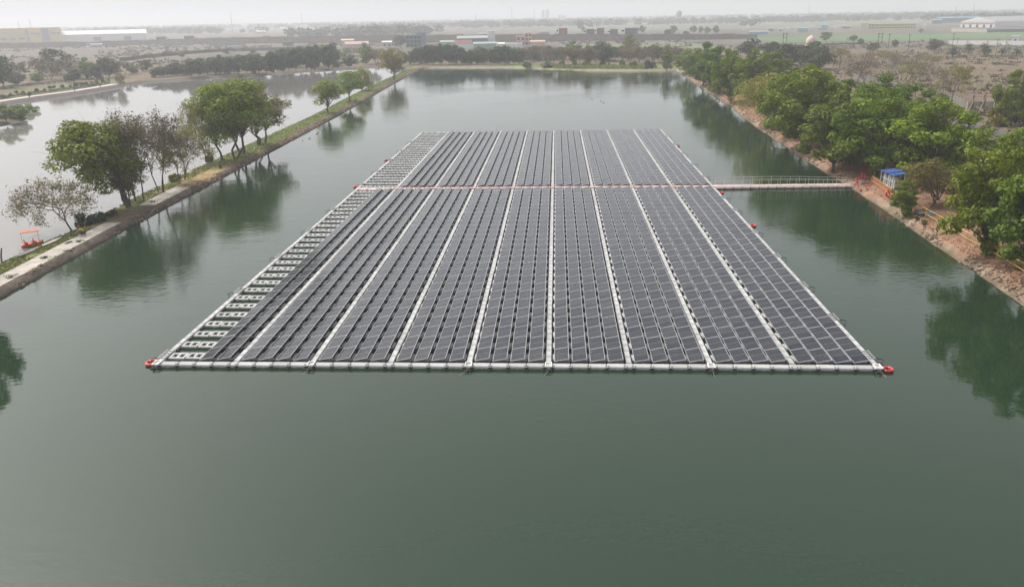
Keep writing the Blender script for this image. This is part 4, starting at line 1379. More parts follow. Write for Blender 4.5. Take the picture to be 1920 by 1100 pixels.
sg = 'clipped shrubs along the promenade'
pk = [(20, 181, 9, 174), (42, 177, 9, 170), (56, 178, 8, 171), (70, 172, 9, 165), (84, 171, 8, 165), (95, 166, 9, 160), (102, 165, 8, 160), (116, 165, 9, 158), (132, 164, 7, 158), (140, 162, 7, 156), (146, 161, 7, 155),
      (154, 160, 7, 154), (161, 159, 9, 153), (172, 158, 7, 152), (181, 156, 8, 150), (192, 154, 8, 148), (204, 152, 8, 147), (5, 184, 10, 176), (32, 175, 8, 169)]
for k, (x, y, w_, yt) in enumerate(pk):
    shrub(x, y, w_, yt, ('l_dark', 'l_broad', 'l_olive')[k % 3], 'small clipped shrub by the promenade, %s in the row' % nth(k + 1), sg, 'clipped_shrub', k % 2)
HM = leaf_mat('hedge leaf', (.035, .055, .028), (.085, .10, .05))
for nm, pp, hh, lab in (('hedge', ((-30, 190), (60, 177), (140, 166.5), (205, 156.5)), .8, 'low clipped hedge directly beside the promenade paving'), ('hedge', ((-30, 172), (60, 161), (130, 154), (190, 148)), 1.1, 'darker clipped hedge further back in the park')):
    rng = np.random.default_rng(5)
    P = [gpl(*q) for q in pp]
    C = []
    for i in range(len(P) - 1):
        n = int(np.linalg.norm(P[i + 1] - P[i]) * 26)
        t = rng.random(n)[:, None]
        C.append(P[i] * (1 - t) + P[i + 1] * t)
    C = np.concatenate(C); off = rng.uniform(-.6, .6, (len(C), 2)); C[:, :2] += off; C[:, 2] += rng.uniform(.1, hh, len(C))
    V, F = leaf_quads(rng, C, rng.normal(size=(len(C), 3)) + [0, -.3, .5], rng.uniform(.3, .55, len(C)))
    t = np.zeros((len(V), 3)); t[:, :2] = np.repeat(rng.random((len(C), 2)), 4, 0)
    tag(put(nm, np_mesh('hedge', V, F, [HM], tint=t)), lab, 'hedge')
# bank and embankment shrubs
for px, py, w_, yt, mat, lab in ((1697, 404, 26, 380, 'l_broad', 'leafy green shrub at the foot of the small bushy bank tree'), (1717, 411, 12, 402, 'l_olive', 'small weed clump on the bank below the blue tarpaulin'),
                                 (1733, 420, 12, 411, 'l_olive', 'second small weed clump lower down on the bank'), (1760, 428, 10, 420, 'l_olive', 'tiny weed clump nearest the yellow fence rails'),
                                 (1850, 475, 34, 445, 'l_olive', 'sprawling olive shrub under the large bright bank tree'), (1905, 505, 20, 492, 'l_olive', 'low shrub on the leaf litter at the frame edge'),
                                 (1872, 236, 44, 196, 'l_olive', 'dusty brown-green thicket below the upright dark tree'), (1905, 232, 40, 190, 'l_dark', 'dark thicket around the trunk of the upright tree'),
                                 (155, 424, 44, 398, 'l_dark', 'dark bush under the leaning embankment tree'), (185, 416, 34, 396, 'l_dark', 'dark bush between leaning and tall green embankment trees'),
                                 (212, 406, 26, 392, 'l_dark', 'low dark bush at the foot of the tall green tree'), (414, 316, 9, 305, 'l_broad', 'small green sapling on the embankment grass'),
                                 (330, 340, 26, 324, 'l_olive', 'olive weed clump beside the short concrete path'), (395, 303, 22, 285, 'l_broad', 'green bush under the sparse yellowish tree'),
                                 (985, 125, 24, 115, 'l_broad', 'grey-green bush hanging over the far shoreline'), (1025, 122, 14, 112, 'l_bright', 'bright small bush on the far shore by the black boat'),
                                 (1077, 124, 14, 112, 'l_broad', 'first low bush on the lime-green far shore'), (1098, 124, 12, 114, 'l_broad', 'second low bush on the lime-green far shore'),
                                 (1128, 124, 14, 112, 'l_dark', 'dark low bush on the lime-green far shore'), (1141, 124, 9, 117, 'l_bright', 'bright round bush beside the yellow patch'),
                                 (1190, 126, 22, 113, 'l_broad', 'creeper-covered bush past the yellow patch'), (1215, 128, 24, 112, 'l_dark', 'dark bush near the lake corner'),
                                 (1165, 122, 16, 111, 'l_broad', 'bush behind the yellow patch on the far shore'), (1055, 122, 16, 112, 'l_broad', 'bush between brown trunks of the far shore')):
    shrub(px, py, w_, yt, mat, lab)


def cover(name, n, fpos, mat, size, label, cat, seed, up=.2):
    """uncountable tufts as one object"""
    rng = np.random.default_rng(seed)
    C = fpos(rng, n)
    V, F = leaf_quads(rng, C, rng.normal(size=(len(C), 3)) + np.array([0, 0, up]), rng.uniform(*size, len(C)))
    t = np.zeros((len(V), 3)); t[:, :2] = np.repeat(np.stack([fbm(C[:, 0], C[:, 1], 4, 7), rng.random(len(C))], 1), 4, 0)
    return tag(put(name, np_mesh(name, V, F, [MAT[mat]], tint=t)), label, cat, kind='stuff')


def p_dam(rng, n):
    y = 50 + (rng.random(n * 3) ** 1.5) * 330
    L = np.interp(y, _DY, _DL); R = np.interp(y, _DY, _DR)
    f = np.where(y > 128, rng.uniform(.05, .80, n * 3), rng.uniform(.05, .52, n * 3))
    x = L + (R - L) * f
    keep = (fbm(x, y, 3.2, 205) > .38) | (y > 128)
    x, y, f = x[keep][:n], y[keep][:n], f[keep][:n]
    z = np.interp(f, [0, .15, .35, .55, 1], [.0, .30, .47, .52, .52]) + .04
    return np.stack([x, y, z], 1)


cover('grass', 24000, p_dam, 'l_grass', (.12, .34), 'short dry grass on top of the embankment', 'grass', 301)


def p_litter(rng, n):
    y = 50 + rng.random(n) ** 1.6 * 190
    x = np.interp(y, _RY, _RX) + 1.0 + rng.random(n) ** 1.3 * 13
    return np.stack([x, y, gz(x, y) + .03], 1)


cover('leaf_litter', 34000, p_litter, 'litter', (.09, .22), 'reddish fallen leaves covering the tree bank', 'leaf litter', 302, 1.6)


def stones(name, n, fpos, label, seed, smax):
    rng = np.random.default_rng(seed)
    C = fpos(rng, n); n = len(C)
    s = (.05 + rng.random(n) ** 2.5 * smax)
    base = np.array([[-1, -1, -.6], [1, -1, -.6], [1, 1, -.6], [-1, 1, -.6], [-1, -1, .6], [1, -1, .6], [1, 1, .6], [-1, 1, .6]]) * .5
    V = (base[None] * rng.uniform(.55, 1.15, (n, 8, 3))) * s[:, None, None]
    a = rng.uniform(0, 2 * PI, n); ca, sa = np.cos(a)[:, None], np.sin(a)[:, None]
    V = np.stack([V[..., 0] * ca * 1.3 - V[..., 1] * sa, V[..., 0] * sa * 1.3 + V[..., 1] * ca, V[..., 2]], -1) + C[:, None]
    F = (np.array([[3, 2, 1, 0], [4, 5, 6, 7], [0, 1, 5, 4], [1, 2, 6, 5], [2, 3, 7, 6], [3, 0, 4, 7]])[None] + 8 * np.arange(n)[:, None, None]).reshape(-1, 4)
    t = np.array([.27, .195, .14]) * rng.uniform(.45, 1.25, (n, 1)) * np.array([1, 1, 1])
    tag(put(name, np_mesh(name, V.reshape(-1, 3), F, [MAT['stone']], tint=np.repeat(t, 8, 0))), label, 'rubble', kind='stuff')


def p_rim(rng, n):
    y = 52 + rng.random(n * 2) ** 1.5 * 270; d = np.abs(rng.normal(size=n * 2)) * .9
    x = np.interp(y, _RY, _RX) + d
    k = (fbm(x, y, 3.5, 61) > .42) & (land_d(x, y) > -.15)
    x, y = x[k][:n], y[k][:n]
    return np.stack([x, y, gz(x, y) + .02], 1)


def p_damrim(rng, n):
    y = 56 + rng.random(n * 2) ** 1.2 * 330; f = rng.random(n * 2)
    k = (fbm(y, f * 3, 3.0, 67) > np.where(y < 108, .56, .40))
    y, f = y[k][:n], f[k][:n]
    x = np.interp(y, _DY, _DR) - .05 - f * 1.25
    return np.stack([x, y, np.interp(f * 1.25, [0, .6, .95, 1.25], [.03, .33, .52, .54]) + .01], 1)


stones('bank_rubble', 2600, p_rim, 'pale broken stones along the water edge of the tree bank', 311, .26)
stones('embankment_rubble', 4200, p_damrim, 'brown stones and clods on the lake slope of the embankment', 312, .24)


def p_lime(rng, n):
    x = rng.uniform(15, 62, n); y = np.interp(x, _BX, _BY) + rng.uniform(1.5, 13, n)
    return np.stack([x, y, gz(x, y) + .2 + rng.random(n) * .4], 1)


cover('ground_cover', 5000, p_lime, 'l_lime', (.5, 1.1), 'lime green creeping ground cover on the far lake shore', 'ground cover', 303, .6)


def p_scrub(rng, n):
    k = n // 26
    y = 95 + rng.random(k * 4) ** 1.3 * 520; x = np.interp(y, _RY, _RX) + 9 + rng.random(k * 4) * (40 + y * .75)
    keep = (fbm(x, y, 26, 77) > .44) & (x < y * .80 + 40) & ~((y > 560) & (x > 150))
    x, y = x[keep][:k], y[keep][:k]
    s = rng.uniform(.5, 1.6, len(x))
    X = np.repeat(x, 26) + rng.normal(size=len(x) * 26) * np.repeat(s, 26) * .6; Y = np.repeat(y, 26) + rng.normal(size=len(x) * 26) * np.repeat(s, 26) * .6
    return np.stack([X, Y, gz(X, Y) + np.abs(rng.normal(size=len(X))) * np.repeat(s, 26) * .45], 1)


cover('dry_scrub', 62000, p_scrub, 'l_scrub', (.35, .9), 'dry brown scrub over the waste ground behind the bank', 'scrub', 304, .3)


def p_scrub2(rng, n):
    k = n // 20
    y = 400 + rng.random(k * 3) * 500; x = rng.uniform(-.62, .22, k * 3) * y
    keep = (fbm(x, y, 60, 97) > .54) & ((y - 12 > np.interp(x, _PX, _PY)) | (x < -170))
    x, y = x[keep][:k], y[keep][:k]
    s = rng.uniform(.8, 2.4, len(x))
    X = np.repeat(x, 20) + rng.normal(size=len(x) * 20) * np.repeat(s, 20) * .7; Y = np.repeat(y, 20) + rng.normal(size=len(x) * 20) * np.repeat(s, 20) * .7
    return np.stack([X, Y, gz(X, Y) + np.abs(rng.normal(size=len(X))) * np.repeat(s, 20) * .4], 1)


cover('field_scrub', 16000, p_scrub2, 'l_scrub', (.8, 1.8), 'patchy scrub across the open fields beyond both waters', 'scrub', 305, .3)


def p_wood(rng, n):
    k = n // 40
    out = []
    for i in range(k):
        y = 1080 + rng.random() ** 1.35 * 3300; x = rng.uniform(-.74, .74) * y
        if y < 1600 and (vn(np.array([x]), np.array([y]), 190, 5)[0] < .56 or (x > 300 and y < 1250)): continue
        if vn(np.array([x]), np.array([y]), 260, 15)[0] < .36: continue
        h = rng.uniform(7, 14); R = rng.uniform(5, 11)
        d = rng.normal(size=(40, 3)); d /= np.linalg.norm(d, axis=1, keepdims=True)
        c = np.array([x, y, h * .55 + 1]) + d * np.array([R, R, h * .45]) * rng.uniform(.5, 1, (40, 1))
        out.append(c)
    return np.concatenate(out)


cover('treeline', 300000, p_wood, 'l_far', (3.5, 6.5), 'hazy far-off woods along the horizon', 'woods', 306, .4)

# ---------------------------------------------------------------- things on the tree bank
# yellow pipe fence
def fence_pts():
    px = [(1633, 344), (1648, 354), (1664, 366), (1680, 376), (1700, 388), (1714, 397), (1735, 409), (1760, 423), (1785, 438), (1812, 455), (1840, 470), (1868, 486), (1900, 506), (1940, 530), (1990, 562)]
    return [gpl(*q) for q in px]


FPt = fence_pts()
fr = empty('bank_fence', FPt[0], 0, 'yellow pipe fence following the leaf-strewn tree bank', 'fence')
O = FPt[0]
for nm, h in (('top_rail', 1.0), ('lower_rail', .45)):
    b = MB(); b.tube([p - O + np.array([0, 0, h + random.uniform(-.03, .03)]) for p in FPt], .035, 6); b.build(nm, MAT['yellow'], fr)
for p in FPt:
    b = MB(); q = p - O; b.tube([q - np.array([0, 0, .2]), q + np.array([0, 0, 1.02])], .035, 6); b.build('post', MAT['yellow'], fr)
# orange mesh tied to the first fence bays
b = MB()
for i in range(3):
    p, q = FPt[i] - O, FPt[i + 1] - O
    n = 22
    for k in range(n):
        a = p + (q - p) * (k + .5) / n
        b.box(-.012, .012, -.012, .012, .12, .95, 0, Matrix.Translation(Vector(a + np.array([.03, .05, 0]))))
    for z in np.linspace(.15, .92, 9):
        b.tube([p + np.array([.03, .05, z]), q + np.array([.03, .05, z])], .018, 4, cap=False)
tag(b.build('safety_netting', MAT['orangemesh'], None, False, Vector(O)), 'orange safety netting tied along the first fence bays by the bridge', 'netting')
P = gpl(1664, 372)
ring(P + np.array([-.15, -.25, .62]), (1.35, 0, .6), 'red life ring hung on the yellow fence above the bank', .85)
P = gpl(1618, 336)
b_ = ring(P + np.array([0, 0, .45]), (1.25, .2, .3), 'red life ring leaning at the bank end of the bridge', .8)


def hose(pxs, label, r=.055):
    pts = []
    for i, q in enumerate(pxs):
        p = gpl(*q); pts.append(p + np.array([0, 0, .10]))
    b = MB(); b.tube(pts, r, 6)
    return tag(b.build('red_hose', MAT['red'], None, True), label, 'hose')


hose([(1603, 347), (1606, 342), (1605, 338), (1610, 337), (1615, 336), (1619, 332), (1618, 328)], 'red cable hose snaking up the bank from the bridge ramp', .09)
hose([(1606, 347), (1612, 349), (1620, 351), (1628, 350), (1633, 348), (1631, 344)], 'red cable hose looping across the litter to the fence')

# blue-roofed equipment shelter
C0, C1 = gpl(1658, 348), gpl(1680, 358)
d = (C1 - C0); sL = np.hypot(d[0], d[1]) + .3; sang = math.atan2(d[1], d[0])
sh = empty('equipment_shelter', C0, sang, 'open equipment shelter with blue sheet roof and grey cabinets behind the fence', 'shelter')
for k in range(3):
    x0 = sL * k / 3
    b = MB(); b.box(x0 + .03, x0 + sL / 3 - .03, -.8, .95, 0, .04, 0, Matrix.Translation((0, 0, 2.05 + .10 * (k % 2))) @ Matrix.Rotation(.14, 4, 'X')); b.build('roof_sheet', MAT['roofblue'], sh)
for k in range(4):
    for y in (-.6, .75):
        b = MB(); x = .1 + (sL - .2) * k / 3; b.box(x - .05, x + .05, y - .05, y + .05, -.2, 2.1 + y * .10, 0); b.build('post', MAT['cabinet'], sh)
for k in range(3):
    for zz in (.45, 1.15):
        b = MB(); x = sL * (k + .5) / 3; b.box(x - sL * .12, x + sL * .12, -.35, .1, zz, zz + .5, 0, bev=.03); b.build('cabinet', MAT['cabinet'], sh)
b = MB(); b.box(0, sL, -.42, -.36, .36, .42, 0); b.box(0, sL, -.42, -.36, 1.08, 1.14, 0); b.build('cabinet_rail', MAT['white'], sh)
# white sign on a pole, tarp, blue drum
P = gpl(1702, 372)
sg_ = empty('sign_board', P, .3, 'narrow white sign board on a leaning pole behind the small bushy tree', 'sign')
b = MB(); b.tube([(0, 0, -.2), (.12, 0, 2.2)], .035, 6); b.build('pole', MAT['darkmetal'], sg_)
b = MB(); b.box(-.04, .34, -.06, -.03, 1.1, 2.3, 0, bev=.005); b.build('board', MAT['white'], sg_)
P = gpl(1732, 402)
tp = empty('folded_tarpaulin', P, -.5, 'light blue folded tarpaulin lying by the yellow fence', 'tarpaulin')
b = MB()
g = 9
vs = [(-.9 + 1.8 * i / (g - 1), -.45 + .9 * j / (g - 1), .12 + .16 * math.sin(i * 1.7 + j) * math.cos(j * 1.3) + (.12 if 2 < i < 6 else 0)) for i in range(g) for j in range(g)]
b.add(vs, [(i * g + j, (i + 1) * g + j, (i + 1) * g + j + 1, i * g + j + 1) for i in range(g - 1) for j in range(g - 1)]); b.build('sheet', MAT['tarp'], tp, True)
b = MB(); b.tube([(.75, -.4, .2), (.75, .4, .2)], .22, 10); b.build('roll', MAT['tarp'], tp)
P = gpl(1680, 371)
dr = empty('blue_drum', P, 0, 'small blue plastic drum half hidden by the bushy tree', 'drum')
b = MB(); b.lathe([(0, 0), (.28, 0), (.30, .1), (.28, .4), (.30, .7), (.28, .85), (0, .85)], 14); b.build('body', MAT['roofblue'], dr, True)
b = MB(); b.lathe([(.29, .855), (.29, .89), (0, .89)], 14); b.build('lid', MAT['roofblue'], dr)

# broken boundary wall with bamboo props
bw = empty('boundary_wall', gpl(1700, 172), 0, 'grey concrete boundary wall running behind the bare trees', 'wall')
O = np.array(bw.location)
WP = [gpl(*q) for q in ((1600, 148), (1690, 170), (1735, 178), (1775, 188), (1808, 201), (1822, 206))]
for i in range(len(WP) - 1):
    n = max(1, int(np.linalg.norm(WP[i + 1] - WP[i]) / 2.6))
    for k in range(n):
        a = WP[i] + (WP[i + 1] - WP[i]) * k / n - O; c = WP[i] + (WP[i + 1] - WP[i]) * (k + 1) / n - O
        dd = c - a; L = np.hypot(dd[0], dd[1]); an = math.atan2(dd[1], dd[0])
        T = Matrix.Translation(Vector(a)) @ Matrix.Rotation(an, 4, 'Z')
        b = MB(); b.box(.14, L - .005, -.05, .05, -.4, 1.7 + random.uniform(-.05, .05), 0, T); b.build('wall_panel', MAT['greyconc'], bw)
        b = MB(); b.box(-.1, .13, -.10, .10, -.4, 1.95, 0, T); b.build('wall_post', MAT['greyconc'], bw)
cw_ = empty('concrete_wall', gpl(1836, 208), -.15, 'unfinished concrete wall with dark columns, propped by bamboo poles', 'wall')
b = MB(); b.box(-2.6, 5.5, -.15, .15, -.4, 2.0, 0); b.build('wall_face', MAT['paleconc'], cw_)
for x in (-1.6, .6, 2.8):
    b = MB(); b.box(x - .2, x + .2, -.35, -.155, -.4, 3.3, 0); b.build('column', MAT['brickwall'], cw_)
for k, (x, y) in enumerate(((-6.2, -6), (-4.4, -7), (-1.6, -7.5))):
    P = np.array(cw_.location)
    b = MB(); b.tube([P + np.array([x, y, -.7]), P + np.array([-1.6 + 2.2 * k, -.5, 3.0])], .06, 6)
    tag(b.build('bamboo_prop', MAT['bamboo']), 'long bamboo pole leaning on the unfinished wall, %s from the bare trees' % nth(k + 1), 'pole', 'bamboo props of the unfinished wall')
b = MB(); P = np.array(cw_.location); b.tube([P + np.array([-2.4, -.45, 3.1]), P + np.array([3.4, -.45, 3.0])], .06, 6)
tag(b.build('bamboo_rail', MAT['bamboo']), 'horizontal bamboo pole tied across the dark columns of the unfinished wall', 'pole')
P = gpl(1783, 219)
ct = empty('water_drum', P, 0, 'dark drum with a pale lid beside the grey track', 'drum')
b = MB(); b.lathe([(0, 0), (.32, 0), (.34, .5), (.32, 1.0), (0, 1.0)], 12); b.build('body', MAT['darkmetal'], ct)
b = MB(); b.lathe([(.36, 1.0), (.36, 1.08), (0, 1.1)], 12); b.build('lid', MAT['white'], ct)

# ---------------------------------------------------------------- embankment things
# pedal boat
P = gp(61, 461, 0)
bt = empty('pedal_boat', (P[0], P[1], .0), math.radians(34), 'orange pedal boat with a flat orange canopy moored at the grass edge', 'boat')
b = MB()
secs = [(-1.5, .35, .25), (-1.25, .62, .38), (-.4, .74, .42), (.6, .72, .45), (1.15, .55, .52), (1.55, .18, .62)]
vs, fs = [], []
for x, hw, top in secs: vs += [(x, -hw, top), (x, -hw * .82, -.12), (x, hw * .82, -.12), (x, hw, top), (x, hw * .7, top - .06), (x, -hw * .7, top - .06)]
for i in range(len(secs) - 1):
    for k in range(6):
        j = (k + 1) % 6; a, c = i * 6, i * 6 + 6
        fs.append((a + k, a + j, c + j, c + k))
fs += [(5, 4, 3, 2, 1, 0), tuple(30 + k for k in range(6))]
b.add(vs, fs); b.build('hull', MAT['orange'], bt)
b = MB(); b.box(-1.3, 1.2, -.78, -.745, -.05, .12, 0); b.box(-1.3, 1.2, .745, .78, -.05, .12, 0); b.build('rubbing_strip', MAT['darkmetal'], bt)
for x, y in ((-.75, -.34), (-.75, .34), (.45, -.3), (.45, .3)):
    b = MB(); b.box(x - .22, x + .22, y - .24, y + .24, .40, .58, 0, bev=.04); b.box(x - .26, x - .16, y - .24, y + .24, .585, .98, 0, bev=.03); b.build('seat', MAT['red'], bt)
b = MB(); b.box(-.05, .2, -.12, .12, .40, .72, 0, bev=.03); b.build('console', MAT['white'], bt)
for x, y in ((-1.2, -.58), (-1.2, .58), (1.05, -.5), (1.05, .5)):
    b = MB(); b.tube([(x, y, .35), (x, y * 1.02, 1.95)], .022, 6); b.build('canopy_pole', MAT['white'], bt)
b = MB()
b.add([(-1.35, -.72, 1.95), (1.25, -.72, 1.95), (1.25, .72, 1.95), (-1.35, .72, 1.95), (-1.35, 0, 2.10), (1.25, 0, 2.10), (-1.35, -.72, 1.88), (1.25, -.72, 1.88), (1.25, .72, 1.88), (-1.35, .72, 1.88)],
      [(0, 1, 5, 4), (4, 5, 2, 3), (6, 7, 1, 0), (8, 9, 3, 2), (7, 8, 2, 5, 1), (9, 6, 0, 4, 3), (9, 8, 7, 6)])
b.build('canopy', MAT['orange'], bt)
bt.scale = (.70, .70, .84)
# stake in the pond
P = gp(2, 490, 0)
st = MB(); st.tube([(0, 0, -.5), (.1, .05, .6), (.3, .1, 1.35)], [.09, .08, .06], 7)
tag(st.build('mooring_stake', MAT['bark'], None, False, Vector(P)), 'dark wooden stake leaning out of the pond at the frame edge', 'stake')
# flattened sacks on the grass
for px, py, w_, lab in ((102, 455, 3.2, 'long pale flattened sacking sheet on the grass above the pedal boat'), (60, 474, 3.4, 'grey worn concrete strip lying in the grass below the pedal boat')):
    P = gpl(px, py)
    x0 = -48.9 if px > 80 else -49.3
    T = Matrix.Translation((x0, P[1], .50 if px > 80 else .46)) @ Matrix.Rotation(math.radians(88), 4, 'Z') @ Matrix.Rotation(-.09, 4, 'X')
    b = MB(); n = 10
    vs = []
    for i in range(n + 1):
        x = -w_ / 2 + w_ * i / n; hw = .36 * math.sin(PI * (i + .8) / (n + 1.6)) ** .5
        for y in (-hw, hw): vs.append(tuple(T @ Vector((x, y + .05 * math.sin(i * 1.9), .06 + .01 * math.sin(i))))); vs.append(tuple(T @ Vector((x, y + .05 * math.sin(i * 1.9), -.05))))
    fs = []
    for i in range(n):
        a, c = 4 * i, 4 * i + 4
        fs += [(a, a + 2, c + 2, c), (a + 1, a, c, c + 1), (a + 2, a + 3, c + 3, c + 2)]
    fs += [(0, 1, 3, 2), (4 * n, 4 * n + 2, 4 * n + 3, 4 * n + 1)]
    b.add(vs, fs)
    tag(b.build('sacking' if px > 80 else 'concrete_strip', MAT['paleconc'] if px > 80 else MAT['greyconc']), lab, 'sheet')
# small heaps of cut weeds on the path
for k, (px, py) in enumerate(((148, 453), (84, 483.5), (20, 519.5), (130, 455), (286, 379))):
    P = gp(px, py, .58)
    rng = np.random.default_rng(k)
    C = np.stack([rng.normal(size=60) * .22, rng.normal(size=60) * .28, rng.random(60) * .1 + .02], 1)
    V, F = leaf_quads(rng, C, rng.normal(size=(60, 3)) + [0, 0, 1], rng.uniform(.1, .3, 60), .35)
    t = np.zeros((len(V), 3))
    tag(put('weed_heap', np_mesh('weed_heap', V, F, [MAT['l_dark']], tint=t), None, (P[0], P[1], .58)),
        'dark withered weed heap on the embankment path, %s' % ('nearest the crouching person', 'second below the crouching person', 'closest to the frame edge', 'at the grassy path edge', 'on the short worn path')[k], 'weed heap', 'weed heaps on the embankment path')

# crouching person: one skin-grown body
def person(P, rz):
    root = empty('person', P, rz, 'person in yellow shirt and red head cloth crouching on the embankment path', 'person')
    J, E_, Rr = [], [], []

    def j(p, r, par=None):
        J.append(p); Rr.append(r)
        if par is not None: E_.append((par, len(J) - 1))
        return len(J) - 1
    pel = j((0, 0, .26), .13)
    sp1 = j((.10, 0, .40), .12, pel); sp2 = j((.24, 0, .55), .14, sp1); nk = j((.31, 0, .66), .055, sp2); hd = j((.35, 0, .76), .085, nk); ht = j((.36, 0, .85), .07, hd)
    nose = j((.445, 0, .765), .018, hd); chin = j((.42, 0, .70), .03, hd)
    for s in (-1, 1):
        h = j((.02, s * .10, .24), .095, pel); k = j((.36, s * .17, .44), .062, h); an = j((.16, s * .15, .08), .042, k); to = j((.36, s * .17, .045), .036, an)
        shd = j((.25, s * .17, .58), .062, sp2); el = j((.40, s * .24, .38), .042, shd); wr = j((.60, s * .14, .26), .028, el); pm = j((.67, s * .12, .22), .032, wr)
        for f in range(4):
            y = s * (.12 + (f - 1.5) * .02); l = (.060, .072, .068, .052)[f]
            a = j((.67 + .045, y, .205), .0095, pm); j((.67 + .045 + l * .6, y, .175), .0085, a)
        t = j((.68, s * .12 - s * .045, .205), .010, pm); j((.715, s * .12 - s * .055, .175), .009, t)
    me = bpy.data.meshes.new('body'); me.from_pydata(J, E_, []); me.materials.append(MAT['skin'])
    o = put('body', me, root)
    md = o.modifiers.new('skin', 'SKIN'); md.use_smooth_shade = True
    for i, v in enumerate(me.skin_vertices[0].data): v.radius = (Rr[i], Rr[i]); v.use_root = (i == 0)
    ss = o.modifiers.new('sub', 'SUBSURF'); ss.levels = ss.render_levels = 1

    def cloth(name, pts, edges, rad, mat):
        me = bpy.data.meshes.new(name); me.from_pydata(pts, edges, []); me.materials.append(mat)
        c = put(name, me, root); m = c.modifiers.new('skin', 'SKIN'); m.use_smooth_shade = True
        for i, v in enumerate(me.skin_vertices[0].data): v.radius = (rad[i], rad[i]); v.use_root = (i == 0)
        q = c.modifiers.new('sub', 'SUBSURF'); q.levels = q.render_levels = 1
    cloth('shirt', [(.02, 0, .30), (.10, 0, .40), (.24, 0, .555), (.29, 0, .62), (.25, -.17, .585), (.33, -.21, .48), (.25, .17, .585), (.33, .21, .48)],
          [(0, 1), (1, 2), (2, 3), (2, 4), (4, 5), (2, 6), (6, 7)], [.15, .145, .165, .08, .08, .066, .08, .066], MAT['shirt'])
    cloth('trousers', [(0, 0, .25), (.02, -.10, .24), (.36, -.17, .445), (.19, -.153, .13), (.02, .10, .24), (.36, .17, .445), (.19, .153, .13)],
          [(0, 1), (1, 2), (2, 3), (0, 4), (4, 5), (5, 6)], [.15, .115, .082, .062, .115, .082, .062], MAT['trouser'])
    b = MB(); b.lathe([(.0, .93), (.06, .915), (.098, .86), (.108, .80), (.10, .785), (.0, .80)], 14, 0, (.335, 0)); b.build('head_cloth', MAT['capred'], root, True)
    for s in (-1, 1):
        b = MB(); b.lathe([(0, -.012), (.010, 0), (0, .012)], 8); b.build('eye', MAT['window'], root, True, (.425, s * .032, .785))
    return root


P = gp(159, 441, .56)
person((P[0], P[1], .58), math.radians(200)).scale = (1.25, 1.25, 1.25)

# water birds
for k, (px, py) in enumerate(((1110, 186), (1126.5, 190), (1131.5, 193), (567, 264), (580.5, 260.5), (594, 252), (596, 249), (642, 133.5))):
    P = gp(px, py, 0)
    s = .9
    b = MB()
    vs, fs = [], []
    for i, (x, r, z) in enumerate(((-.24, .01, .10), (-.14, .07, .07), (0, .10, .06), (.12, .07, .08), (.17, .035, .16), (.18, .03, .24), (.22, .045, .28), (.28, .02, .27), (.34, .008, .26))):
        for q in range(8): vs.append((x * s, r * math.cos(q * PI / 4) * s, (z + r * math.sin(q * PI / 4)) * s))
    for i in range(8):
        for q in range(8): fs.append((i * 8 + q, i * 8 + (q + 1) % 8, i * 8 + 8 + (q + 1) % 8, i * 8 + 8 + q))
    b.add(vs, fs)
    o = b.build('water_bird', MAT['white'] if k == 7 else MAT['bird'], None, True, Vector(P), random.uniform(0, 6))
    tag(o, ('first of three tiny dark birds floating on the open far lake', 'middle one of three tiny dark birds on the far lake', 'last of three tiny dark birds on the far lake', 'tiny dark bird floating near the embankment bend', 'second tiny dark bird near the embankment bend',
            'dark bird by the shore below the small ragged tree', 'dark bird closest to the ragged tree shore', 'tiny white bird on the far pond')[k], 'bird', 'birds on the water')
# black boat and poles on the far shore
P = gpl(1027, 128)
rb = empty('rowing_boat', P, .2, 'small black boat pulled up on the far lake shore', 'boat')
b = MB(); b.add([(-2, -.7, .9), (2, -.7, .9), (2.6, 0, 1.1), (2, .7, .9), (-2, .7, .9), (-1.7, -.4, .1), (1.7, -.4, .1), (1.7, .4, .1), (-1.7, .4, .1)], [(0, 1, 6, 5), (1, 2, 6), (2, 3, 7, 6), (3, 4, 8, 7), (4, 0, 5, 8), (5, 6, 7, 8)])
b.build('hull', MAT['float_dark'], rb)
b = MB(); b.box(-.9, .9, -.6, .6, .95, 1.9, 0, bev=.15); b.build('cover', MAT['truckgrey'], rb)

# ---------------------------------------------------------------- far buildings, walls, vehicles
def spot(px0, px1, yb, dist=None, z0=1.0):
    """ground point, metres per photo pixel there and heading of a building face seen between px0 and px1 with its foot at yb"""
    pc = (px0 + px1) / 2
    if dist is None:
        P = gp(pc, yb, z0)
    else:
        P = np.array([x_at(pc, dist, z0), dist, z0])
    return P, pj(*P)[2] / FPX, -math.atan2(P[0], P[1])


